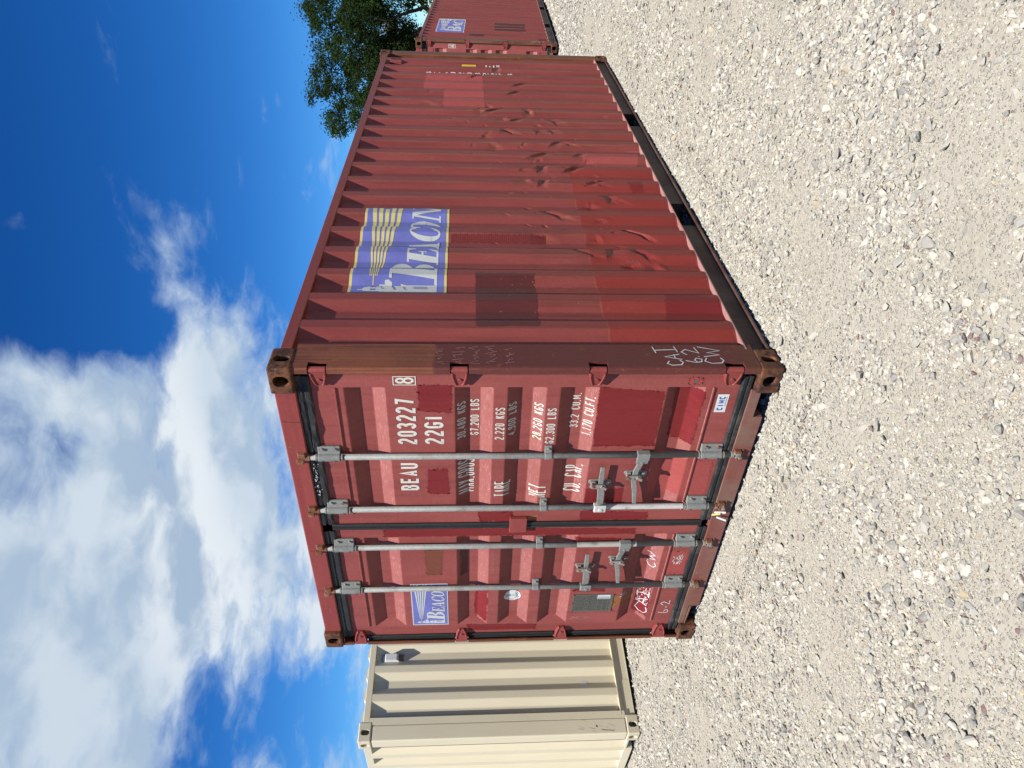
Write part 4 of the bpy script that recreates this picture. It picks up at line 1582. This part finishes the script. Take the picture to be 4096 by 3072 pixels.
def second_marks(root):
    P = lambda n, p, m, pa, off, lay: side_decal(n, p, m, pa, off*1.6, lay, dents=False)
    emblem(P, root, .84, 2.03, 1.74, 2.28, M_LOGOW, M_LOGOW)
    for i, (p, m) in enumerate((([(.76, 1.62), (.76, 1.36), (.50, 1.36), (.50, 1.62)], M_PATCHM), ([(1.95, 1.15), (1.95, .55), (1.15, .55), (1.15, 1.15)], M_PATCHM), ([(.52, .34), (.52, .20), (.28, .20), (.28, .34)], M_PATCH))):
        side_decal('paint_patch', [ragged(p, .008, .02, seed=i+120)], m, root, off=0.002, dents=False)
    leaf = [c for c in root.children if c.name.startswith('door') and c.data.vertices[0].co.x > 1.2][0]
    T = text('4', 2.302, 1.884, .044, .05, .095, .013)
    for a, b, c, d in ((2.290, 2.358, 1.988, 1.996), (2.290, 2.358, 1.868, 1.876), (2.290, 2.297, 1.876, 1.988), (2.351, 2.358, 1.876, 1.988)):
        T.append(rect(a, b, c, d))
    T += fit_text('BEAU 20', 1.80, 2.20, 1.884, 1.988, .0158)
    door_decal('lettering', T, M_WHITE, leaf, layers=True)
    C = []
    for p in ([(.05, .48), (.10, .43), (.15, .48)], [(.06, .40), (.12, .42), (.16, .37)], [(.05, .33), (.16, .34)], [(.10, .30), (.10, .24), (.16, .26)]):
        C += stroke(p, .012)
    conform('chalk_mark', C, on_plane_x(W-.004, .0012), M_CHALK, root, layers=True)
    conform('paint_patch', [rect(.03, .20, .92, 1.66)], on_plane_x(W-.004, .0008), M_PATCHM, root)


second_marks(red2)


# ------------------------------------------------------------------ the cream container on the left
def cream_container():
    th = 0.067
    # its near corner is a far-end corner of the box: local x = W, y = L stands at that corner
    root = empty('shipping_container', 'clean cream coloured container with a small grey vent, left of the red one', 'container')
    fx, fy = math.sin(th), math.cos(th)          # along its long side, away from the camera
    root.rotation_euler = (0, 0, -th)
    # local frame: x = W long side facing the red container, y = 0 blind end facing the camera
    near = Vector((-2.009, 0.290, 0.0))
    ax = Vector((math.cos(th), -math.sin(th), 0))
    root.location = near-ax*W
    root.location.z = 0.012
    top_rail(root, True, M_CREAM)
    top_rail(root, False, M_CREAM)
    for rt in (True, False):
        X = lambda d: (W-d) if rt else d
        a, b = sorted((X(.020), X(.028)))
        MB().box(a, b, .178, L-.178, .030, .150).obj('bottom_rail', M_CREAM, root, bevel=0.002)
        a, b = sorted((X(.012), X(.062)))
        MB().box(a, b, .178, L-.178, .022, .0295).obj('rail_foot', M_CREAM, root)
        a, b = sorted((X(.002), X(.075)))
        MB().box(a, b, .178, L-.178, .1505, .1565).obj('rail_flange', M_CREAM, root)
        a, b = sorted((X(.0175), X(.020)))
        MB().box(a, b, .180, .52, .032, .110).obj('rail_plate', M_CREAM, root)
        for fr in (True, False):
            for tp in (True, False):
                casting(root, rt, fr, tp, M_CREAMC)
        for (y0, y1) in ((.006, .150), (L-.150, L-.006)):
            a, b = sorted((X(.005), X(.150)))
            MB().box(a, b, y0, y1, .119, 2.472).obj('corner_post', M_CREAM, root, bevel=0.012, segs=3)
        a, b = sorted((X(.0035), X(.012)))
        MB().box(a, b, .150, .214, .119, 2.500).obj('post_plate', M_CREAM, root)
    sm = side_mesh(False, 1)
    link('side_wall', sm, M_CREAM, root)
    link('side_wall', mirror_x(side_mesh(False, 1), 'side_wall'), M_CREAM, root)
    link('roof', roof_mesh(.016), M_CREAM, root)
    e = end_mesh()
    bm = bmesh.new()
    bm.from_mesh(e)
    far = e.copy()
    for v in bm.verts:
        v.co.y = L-v.co.y
        v.co.x = W-v.co.x
    bm.to_mesh(e)
    bm.free()
    link('end_wall', e, M_CREAM, root)
    link('end_wall', far, M_CREAM, root)
    MB().box(.163, W-.163, .020, .080, 2.485, 2.556).obj('end_header', M_CREAM, root, bevel=0.004)
    pts = [(.1625, .100), (.1625, .078), (.365, .078), (.365, .020), (W-.365, .020), (W-.365, .078), (W-.1625, .078), (W-.1625, .100)]
    MB().prism(pts, .010, .080, 'y').obj('end_sill', M_CREAM, root, bevel=0.003)
    MB().box(.06, W-.06, .10, L-.06, .16, .19).obj('floor', M_CREAM, root)
    # vent
    y0 = .748
    v = MB().box(W-.043, W-.026, y0, y0+.088, 2.225, 2.440).obj('vent', M_VENT, root, bevel=0.003)
    MB().prism([(W-.0255, 2.262), (W+.012, 2.276), (W+.022, 2.294), (W+.022, 2.400), (W-.0255, 2.410)], y0+.010, y0+.078, 'y').obj('vent_hood', M_STK, v, bevel=0.003)
    MB().prism([(W-.0255, 2.238), (W+.010, 2.2740), (W-.0255, 2.2600)], y0+.014, y0+.074, 'y').obj('vent_mesh', M_VENTD, v)
    # plain label on the sheet
    conform('label', [rect(.455, .522, .435, .505)], lambda y, z, l: (W-.004-side_depth(y, z, False)+.0016, y, z), M_STK, root, ucuts=SBY)
    rr = random.Random(4)
    sc = []
    for i in range(9):
        y, z = rr.uniform(.02, .13), rr.uniform(.20, .55)
        sc += stroke([(y, z), (y+rr.uniform(-.03, .03), z+rr.uniform(.01, .06))], rr.uniform(.0008, .0018))
    sc += stroke([(.035, .24), (.042, .33), (.050, .36)], .004)+stroke([(.07, .395), (.088, .405)], .009)
    conform('scuff', sc, lambda y, z, l: (W-.0042+l, y, z), M_PRINTG, root, layers=True)
    return root


cream_container()


# ------------------------------------------------------------------ ground
def gz(x, y):
    z = -0.004
    if y > 7:
        z -= 0.031*(y-7)*min(1.0, (y-7)/6.0)*0.9
    z += 0.010*noise.noise(Vector((x*.55, y*.55, 0)))+0.006*noise.noise(Vector((x*1.9, y*1.9, 5)))
    if -0.3 < x < W+0.3 and -0.3 < y < L+0.3:
        z -= 0.004
    return max(z, -0.9)


def bare(x, y):
    """1 where the dust shows, 0 where the gravel lies thick"""
    a = 0.8*noise.noise(Vector((x*1.5-y*.8, y*.55+x*.3, 2.0)))+0.7*noise.noise(Vector((x*3.4, y*2.8, 8.0)))+0.45*noise.noise(Vector((x*8.5, y*7.5, 3.0)))
    b = max(0.0, min(1.0, 0.45+1.4*a))
    return b*b*(3-2*b)


def ground_mat():
    m, t = new_mat('dusty_limestone_ground')
    tc = t.n('ShaderNodeTexCoord').outputs['Object']
    n1 = t.noise(tc, 1.1, 5, 0.6)
    n2 = t.noise(tc, 60, 5, 0.65)
    n3 = t.noise(tc, 260, 3, 0.6)
    c = t.mix(t.mapr(n1, 0.35, 0.65), (0.375, 0.338, 0.275), (0.430, 0.392, 0.328))
    c = t.mix(t.mapr(n2, 0.35, 0.65, 0.0, 0.85), c, (0.48, 0.45, 0.37))
    v = t.n('ShaderNodeTexVoronoi', ins={'Vector': tc, 'Scale': 85.0, 'Randomness': 1.0})
    sp = t.n('ShaderNodeSeparateColor', ins={0: v.outputs['Color']})
    stone = t.mix(sp.outputs[0], (0.29, 0.28, 0.25), (0.52, 0.485, 0.40))
    stone = t.mix(t.mapr(sp.outputs[2], 0.92, 0.95), stone, (0.20, 0.11, 0.10))
    inner = t.mapr(v.outputs['Distance'], 0.50, 0.36)
    pick = t.mapr(sp.outputs[1], 0.42, 0.50)
    sm = t.math('MULTIPLY', inner, pick)
    c = t.mix(t.math('MULTIPLY', sm, 0.8), c, stone)
    h = t.math('ADD', t.math('MULTIPLY', n2, 0.5), t.math('ADD', t.math('MULTIPLY', n3, 0.35), t.math('MULTIPLY', sm, 0.9)))
    principled(t, c, 0.95, 0.0, bump(t, h, 0.8, 0.009), 0.15)
    return m


M_GROUND = ground_mat()


def graded(lo, hi, c0, c1, fine_, growth):
    v = []
    x = c0
    while x < c1:
        v.append(x)
        x += fine_
    s = fine_
    x = c1
    up_ = []
    while x < hi:
        up_.append(x)
        s *= growth
        x += s
    up_.append(hi)
    s = fine_
    x = c0
    dn = []
    while x > lo:
        s *= growth
        x -= s
        dn.append(max(x, lo))
    return sorted(set(dn+v+up_))


gx = graded(-400, 400, -3.5, 8.0, .10, 1.35)
gy = graded(-300, 500, -3.2, 9.0, .10, 1.35)
vs = [(x, y, gz(x, y)) for y in gy for x in gx]
n = len(gx)
fs = [(j*n+i, j*n+i+1, (j+1)*n+i+1, (j+1)*n+i) for j in range(len(gy)-1) for i in range(n-1)]
gme = bpy.data.meshes.new('ground')
gme.from_pydata(vs, [], fs)
gme.polygons.foreach_set('use_smooth', [True]*len(gme.polygons))
ground = link('ground', gme, M_GROUND, None, kind='structure')
ground['label'] = 'pale dusty ground of crushed limestone under the containers'
ground['category'] = 'ground'


def stone_mat():
    m, t = new_mat('crushed_limestone')
    tc = t.n('ShaderNodeTexCoord').outputs['Object']
    at = t.n('ShaderNodeAttribute', attribute_name='tint')
    oi = t.n('ShaderNodeObjectInfo').outputs['Random']
    nz = t.noise(tc, 120, 2, 0.6)
    c = t.mix(t.mapr(nz, 0.35, 0.7, 0.0, 0.35), at.outputs['Color'], (0.48, 0.45, 0.375))
    k = t.math('MULTIPLY_ADD', oi, 0.18, 0.91)
    wp = t.n('ShaderNodeNewGeometry').outputs['Position']
    zone = t.mapr(t.noise(wp, 1.6, 3, 0.6), 0.36, 0.64)
    c = t.mix(t.math('MULTIPLY', zone, 0.25), c, (0.47, 0.44, 0.37))
    c = t.mix(1.0, c, t.n('ShaderNodeCombineColor', ins={0: k, 1: k, 2: k}).outputs[0], 'MULTIPLY')
    principled(t, c, 0.92, 0.0, None, 0.2)
    return m


M_STONE = stone_mat()
TINTS = [((0.49, 0.462, 0.392), 34), ((0.43, 0.412, 0.362), 24), ((0.355, 0.346, 0.314), 24), ((0.250, 0.245, 0.228), 16), ((0.60, 0.568, 0.482), 24), ((0.50, 0.415, 0.27), 6), ((0.20, 0.12, 0.115), 3), ((0.43, 0.36, 0.29), 3)]
TC = [a for a, k in TINTS for _ in range(k)]


def ico(sub):
    bm = bmesh.new()
    bmesh.ops.create_icosphere(bm, subdivisions=sub, radius=1.0)
    v = np.array([p.co[:] for p in bm.verts])
    f = np.array([[p.index for p in fc.verts] for fc in bm.faces])
    bm.free()
    return v, f


ICO1, ICO2 = ico(1), ico(2)


def rock(v0, r, rr):
    """angular stone: a sphere cut by a few planes, squashed"""
    v = v0.copy()
    for _ in range(10):
        nrm = rr.normal(size=3)
        nrm /= np.linalg.norm(nrm)
        d = rr.uniform(0.38, 0.78)
        s = v@nrm
        over = s > d
        v[over] -= np.outer(s[over]-d, nrm)
    v *= np.array([rr.uniform(.85, 1.35), rr.uniform(.7, 1.1), rr.uniform(.45, .85)])
    a = rr.uniform(0, 6.28)
    tx, ty = rr.uniform(-.45, .45, 2)
    R = np.array(Matrix.Rotation(a, 3, 'Z') @ Matrix.Rotation(tx, 3, 'X') @ Matrix.Rotation(ty, 3, 'Y'))
    return (v@R.T)*r


def cluster_mesh(name, count, rad, rlo, rhi, seed, sub=1):
    rr = np.random.default_rng(seed)
    V, F, Cc = [], [], []
    v0, f0 = ICO1 if sub == 1 else ICO2
    off = 0
    for i in range(count):
        r = rlo*(rhi/rlo)**(rr.random()**1.7)
        a = rr.uniform(0, 6.283)
        q_ = rad*math.sqrt(rr.random())
        v = rock(v0, r, rr)+np.array([q_*math.cos(a), q_*math.sin(a), r*rr.uniform(.05, .40)])
        V.append(v)
        F.append(f0+off)
        off += len(v0)
        c = np.array(TC[rr.integers(len(TC))])*rr.uniform(.86, 1.12)
        Cc.append(np.tile(np.append(c, 1.0), (len(v0), 1)))
    me = bpy.data.meshes.new(name)
    me.from_pydata(np.concatenate(V).tolist(), [], np.concatenate(F).tolist())
    ca = me.color_attributes.new('tint', 'FLOAT_COLOR', 'POINT')
    ca.data.foreach_set('color', np.concatenate(Cc).astype(np.float32).ravel())
    me.materials.append(M_STONE)
    me.update()
    return me


def scatter(name, protos, pts, scl, label):
    """one gravel object: points carrying clusters of stones"""
    me = bpy.data.meshes.new(name)
    me.from_pydata(pts, [], [])
    k = len(pts)
    a = me.attributes.new('scl', 'FLOAT', 'POINT')
    a.data.foreach_set('value', scl)
    a = me.attributes.new('rz', 'FLOAT', 'POINT')
    a.data.foreach_set('value', rng.uniform(0, 6.283, k))
    a = me.attributes.new('pick', 'INT', 'POINT')
    a.data.foreach_set('value', rng.integers(0, len(protos), k).astype(np.int32))
    o = link(name, me, None, None, kind='stuff')
    o['label'] = label
    o['category'] = 'gravel'
    ng = bpy.data.node_groups.new(name, 'GeometryNodeTree')
    ng.interface.new_socket('Geometry', in_out='INPUT', socket_type='NodeSocketGeometry')
    ng.interface.new_socket('Geometry', in_out='OUTPUT', socket_type='NodeSocketGeometry')
    N, K = ng.nodes, ng.links
    gi, go = N.new('NodeGroupInput'), N.new('NodeGroupOutput')
    join = N.new('GeometryNodeJoinGeometry')
    m2p = N.new('GeometryNodeMeshToPoints')
    K.new(gi.outputs[0], m2p.inputs[0])

    def named(nm, typ):
        nd = N.new('GeometryNodeInputNamedAttribute')
        nd.data_type = typ
        nd.inputs[0].default_value = nm
        return nd.outputs[0]
    s_, r_, p_ = named('scl', 'FLOAT'), named('rz', 'FLOAT'), named('pick', 'INT')
    cx = N.new('ShaderNodeCombineXYZ')
    K.new(r_, cx.inputs[2])
    for i, pm in enumerate(protos):
        po = bpy.data.objects.new('gravel_source', pm)      # not linked to the scene: only its shape is used
        oi = N.new('GeometryNodeObjectInfo')
        oi.inputs[0].default_value = po
        oi.inputs['As Instance'].default_value = True
        cmp_ = N.new('FunctionNodeCompare')
        cmp_.data_type = 'INT'
        cmp_.operation = 'EQUAL'
        ii = [s for s in cmp_.inputs if s.type == 'INT']
        K.new(p_, ii[0])
        ii[1].default_value = i
        iop = N.new('GeometryNodeInstanceOnPoints')
        K.new(m2p.outputs[0], iop.inputs['Points'])
        K.new(cmp_.outputs[0], iop.inputs['Selection'])
        K.new(oi.outputs['Geometry'], iop.inputs['Instance'])
        K.new(cx.outputs[0], iop.inputs['Rotation'])
        K.new(s_, iop.inputs['Scale'])
        K.new(iop.outputs[0], join.inputs[0])
    K.new(join.outputs[0], go.inputs[0])
    md = o.modifiers.new('gravel', 'NODES')
    md.node_group = ng
    return o


def inside_box(x, y, m=0.0):
    if -m < x < W+m and -m < y < L+m:
        return True
    return False


def place(n_try, x0, x1, y0, y1, keep, smin, smax):
    P, S = [], []
    X_ = rng.uniform(x0, x1, n_try)
    Y_ = rng.uniform(y0, y1, n_try)
    U_ = rng.random(n_try)
    for x, y, u in zip(X_, Y_, U_):
        if inside_box(x, y, -0.25):
            continue
        k = keep(x, y)
        if u < k:
            P.append((x, y, gz(x, y)-.001))
            S.append(smin+(smax-smin)*rng.random())
    return P, S


def camd(x, y):
    return math.hypot(x-CAM.x, y-CAM.y)


fine_p = [cluster_mesh('fine_gravel', 95, .085, .0026, .0085, 100+i) for i in range(7)]
mid_p = [cluster_mesh('mid_gravel', 18, .105, .0065, .0205, 200+i) for i in range(7)]
big_p = [cluster_mesh('coarse_gravel', 6, .14, .011, .026, 300+i, sub=2) for i in range(7)]

P1, S1 = place(40000, -4.5, 8.5, -2.6, 9.5, lambda x, y: (0.34+0.66*(1-bare(x, y)))*max(0.12, min(1, 1.25-camd(x, y)/8.5)), .75, 1.25)
scatter('gravel', fine_p, P1, S1, 'fine pale crushed stone spread over the whole yard')
P2, S2 = place(40000, -5.0, 9.0, -2.6, 13.0, lambda x, y: (0.08+0.92*(1-bare(x, y)))*max(0.3, min(1, 1.25-camd(x, y)/14)), .75, 1.3)
P3, S3 = place(17000, -5.5, 9.0, -2.6, 20.0, lambda x, y: 0.85*(0.03+0.97*(1-bare(x, y))**1.5)*max(0.35, min(1, 1.2-camd(x, y)/20)), .7, 1.25)
scatter('gravel', big_p, P3, S3, 'coarse broken limestone lumps strewn among the finer gravel')
Pb, Sb = [], []
for i in range(420):                      # stones kicked up against the long side and the door end
    if rng.random() < .68:
        x, y = W-.02+abs(rng.normal(0, .05)), rng.uniform(-.1, L+.2)
    else:
        x, y = rng.uniform(-.1, W+.1), .05-abs(rng.normal(0, .05))
    Pb.append((x, y, gz(x, y)-.002))
    Sb.append(.55+.35*rng.random())
P2 += Pb
S2 += Sb
scatter('gravel', mid_p, P2, S2, 'thumb sized grey and cream gravel lying in loose drifts')
P4, S4 = place(16000, -6.0, 12.0, 7.0, 34.0, lambda x, y: 0.75*(1-0.6*bare(x, y)), 1.2, 2.2)
scatter('gravel', mid_p[:4], P4, S4, 'distant gravel running back beside the second container')

# the largest single stones, lying on the ground near the camera
stone_me = []
for i in range(14):
    rr_ = np.random.default_rng(500+i)
    v = rock(ICO2[0], 1.0, rr_)
    v += 0.03*rr_.normal(size=v.shape)
    v[:, 2] -= v[:, 2].min()*0.62
    me = bpy.data.meshes.new('stone')
    me.from_pydata(v.tolist(), [], ICO2[1].tolist())
    c = np.append(np.array(TC[(i*7) % len(TC)]), 1.0)
    ca = me.color_attributes.new('tint', 'FLOAT_COLOR', 'POINT')
    ca.data.foreach_set('color', np.tile(c, len(v)).astype(np.float32))
    me.materials.append(M_STONE)
    me.update()
    stone_me.append(me)
cnt = 0
while cnt < 260:
    dd = 1.9+5.6*rng.random()**1.5
    aa = YAW+rng.uniform(-.62, .62)
    x, y = CAM.x+dd*math.sin(aa), CAM.y+dd*math.cos(aa)
    if inside_box(x, y, .06) or x < -1.8 and y > 0.1:
        continue
    if rng.random() < 0.75*bare(x, y):
        continue
    o = bpy.data.objects.new('stone', stone_me[int(rng.integers(14))])
    col.objects.link(o)
    s = 0.014+0.017*rng.random()**2.0
    o.scale = (s, s, s)
    o.rotation_euler = (0, 0, rng.uniform(0, 6.28))
    o.location = (x, y, gz(x, y)-.003)
    o.parent = ground
    cnt += 1


# ------------------------------------------------------------------ the tree behind
def bark_mat():
    m, t = new_mat('grey_bark')
    tc = t.n('ShaderNodeTexCoord').outputs['Object']
    a = t.noise(t.mapping(tc, scale=(14, 14, 3)), 1.0, 5, 0.6)
    principled(t, t.mix(a, (0.045, 0.036, 0.028), (0.13, 0.11, 0.09)), 0.95, 0.0, bump(t, a, 0.8, 0.03), 0.1)
    return m


def leaf_mat():
    m, t = new_mat('dark_oak_leaves')
    at = t.n('ShaderNodeAttribute', attribute_name='tint').outputs['Color']
    d = t.n('ShaderNodeBsdfPrincipled', ins={'Base Color': t.mix(1.0, at, (0.8, 0.8, 0.8), 'MULTIPLY'), 'Roughness': 0.75, 'Specular IOR Level': 0.08})
    tr = t.n('ShaderNodeBsdfTranslucent', ins={'Color': t.mix(0.5, at, (0.10, 0.14, 0.02))})
    mx = t.n('ShaderNodeMixShader', ins={0: 0.18, 1: d.outputs[0], 2: tr.outputs[0]})
    t.n('ShaderNodeOutputMaterial', ins={'Surface': mx.outputs[0]})
    return m


M_BARK, M_LEAF = bark_mat(), leaf_mat()
M_TWIG = plain_mat('pale_dead_twigs', (0.20, 0.17, 0.14), 0.9, 0.15)


def tube_path(mb, pts, r0, r1, n=6):
    for i in range(len(pts)-1):
        a = r0+(r1-r0)*i/(len(pts)-1)
        b = r0+(r1-r0)*(i+1)/(len(pts)-1)
        mb.tube(pts[i], pts[i+1], a, b, n=n, caps=False)


def build_tree():
    base = Vector((-3.4, 32.0, -0.85))
    t = empty('oak_tree', 'dark green spreading oak behind the second red container', 'tree', base)
    rr = random.Random(17)
    wood = MB()
    tips = []

    def grow(p, d, ln, r, depth):
        pts = [p]
        k = 5
        for i in range(k):
            d = (d+Vector((rr.uniform(-.22, .22), rr.uniform(-.22, .22), rr.uniform(-.10, .16)))).normalized()
            p = p+d*ln/k
            pts.append(p)
        tube_path(wood, pts, r, r*.55, n=7 if depth < 2 else 5)
        if depth >= 2:
            tips.append((pts[-1], d))
            tips.append((pts[3], d))
        if depth >= 4:
            return
        nb = 3 if depth < 3 else 3
        for i in range(nb):
            a = rr.uniform(0, 6.283)
            sp = rr.uniform(.45, .95)
            q_ = d.orthogonal().normalized()
            s = (Matrix.Rotation(a, 3, d) @ q_)
            nd = (d*math.cos(sp)+s*math.sin(sp)+Vector((0, 0, .10))).normalized()
            grow(pts[-1] if i < 2 else pts[3], nd, ln*rr.uniform(.62, .80), r*.52, depth+1)
    p0 = Vector((0, 0, 0))
    trunk = MB()
    tube_path(trunk, [p0, Vector((.05, .0, .8)), Vector((-.05, .05, 1.7)), Vector((0, .1, 2.4))], .46, .34, n=14)
    trunk.obj('trunk', M_BARK, t, smooth=True)
    for i in range(7):
        a = i*6.283/7+rr.uniform(-.3, .3)
        tl = rr.uniform(.55, 1.05)
        grow(Vector((0, .1, 2.1+.1*i % .5)), Vector((math.cos(a)*math.sin(tl), math.sin(a)*math.sin(tl), math.cos(tl))), rr.uniform(2.2, 2.9), .17, 1)
    grow(Vector((0, .1, 2.3)), Vector((.05, 0, 1)), 2.7, .2, 1)
    wood.obj('limb', M_BARK, t)
    # leaves: clumps round the twig tips
    C0 = Vector((0, 0, 5.5))
    rx, rz = 6.2, 4.9
    V, F, T = [], [], []
    cl = []
    for p, d in tips:
        e = math.sqrt(((p.x-C0.x)/rx)**2+((p.y-C0.y)/rx)**2+((p.z-C0.z)/rz)**2)
        if e < 1.0 and p.z > 1.6:
            cl.append(p)
    # fill the outer shell where the branching left holes
    for i in range(760):
        v = Vector((rr.gauss(0, 1), rr.gauss(0, 1), rr.gauss(0, 1))).normalized()
        k = rr.uniform(.62, 1.0)**.6
        bumpy = 0.90+0.20*noise.noise(v*2.3+Vector((4, 1, 7)))+0.10*noise.noise(v*5+Vector((1, 9, 2)))
        p = Vector((C0.x+v.x*rx*k*bumpy, C0.y+v.y*rx*k*bumpy, C0.z+v.z*rz*k*bumpy))
        if p.z > 2.2:
            cl.append(p)
    cl = [p for p in cl if noise.noise(p*.55+Vector((3, 3, 3))) > -0.36 and ((p.x/rx)**2+(p.y/rx)**2+((p.z-C0.z)/rz)**2) < .92]
    cl = [p for p in cl if sum(1 for q_ in cl if (q_-p).length < 1.0) > 5]
    for p in cl:
        cr = rr.uniform(.26, .52)
        tone = rr.uniform(.65, 1.25)
        for j in range(rr.randint(110, 170)):
            v = Vector((rr.gauss(0, 1), rr.gauss(0, 1), rr.gauss(0, .75)))*cr*.50
            c = p+v
            nrm = (v.normalized()*0.7+Vector((rr.uniform(-1, 1), rr.uniform(-1, 1), rr.uniform(-.2, 1.2)))).normalized()
            a = nrm.orthogonal().normalized()
            a = Matrix.Rotation(rr.uniform(0, 6.28), 3, nrm) @ a
            b = nrm.cross(a)
            l_, w_ = rr.uniform(.042, .080), rr.uniform(.022, .040)
            o = len(V)
            V += [c-a*l_, c+b*w_+nrm*.012, c+a*l_, c-b*w_+nrm*.012]
            F.append((o, o+1, o+2, o+3))
            g = tone*rr.uniform(.7, 1.3)
            col_ = (0.012*g+(.010 if rr.random() < .15 else 0), 0.031*g, 0.007*g, 1)
            T += [col_]*4
    me = bpy.data.meshes.new('crown')
    me.from_pydata([tuple(v) for v in V], [], F)
    ca = me.color_attributes.new('tint', 'FLOAT_COLOR', 'POINT')
    ca.data.foreach_set('color', np.array(T, dtype=np.float32).ravel())
    me.update()
    link('crown', me, M_LEAF, t)
    # a dead, bare branch low on the near side
    tw = MB()

    def twig(p, d, ln, r, depth):
        pts = [p]
        for i in range(4):
            d = (d+Vector((rr.uniform(-.25, .25), rr.uniform(-.25, .25), rr.uniform(-.2, .2)))).normalized()
            p = p+d*ln/4
            pts.append(p)
        tube_path(tw, pts, r, r*.6, n=4)
        if depth < 4:
            for i in range(3):
                s = Vector((rr.uniform(-1, 1), rr.uniform(-.5, .5), rr.uniform(-1, 1))).normalized()
                twig(pts[2+i % 3], (d+s*.8).normalized(), ln*.66, r*.55, depth+1)
    twig(Vector((-1.2, -4.8, 3.2)), Vector((.5, -.1, .55)), 1.5, .05, 0)
    twig(Vector((-1.2, -4.8, 3.2)), Vector((.9, -.1, .15)), 1.5, .045, 0)
    twig(Vector((-.6, -3.0, 2.6)), Vector((-.25, -.8, .35)), 1.9, .06, 2)
    tw.obj('dead_branch', M_TWIG, t)
    return t


build_tree()
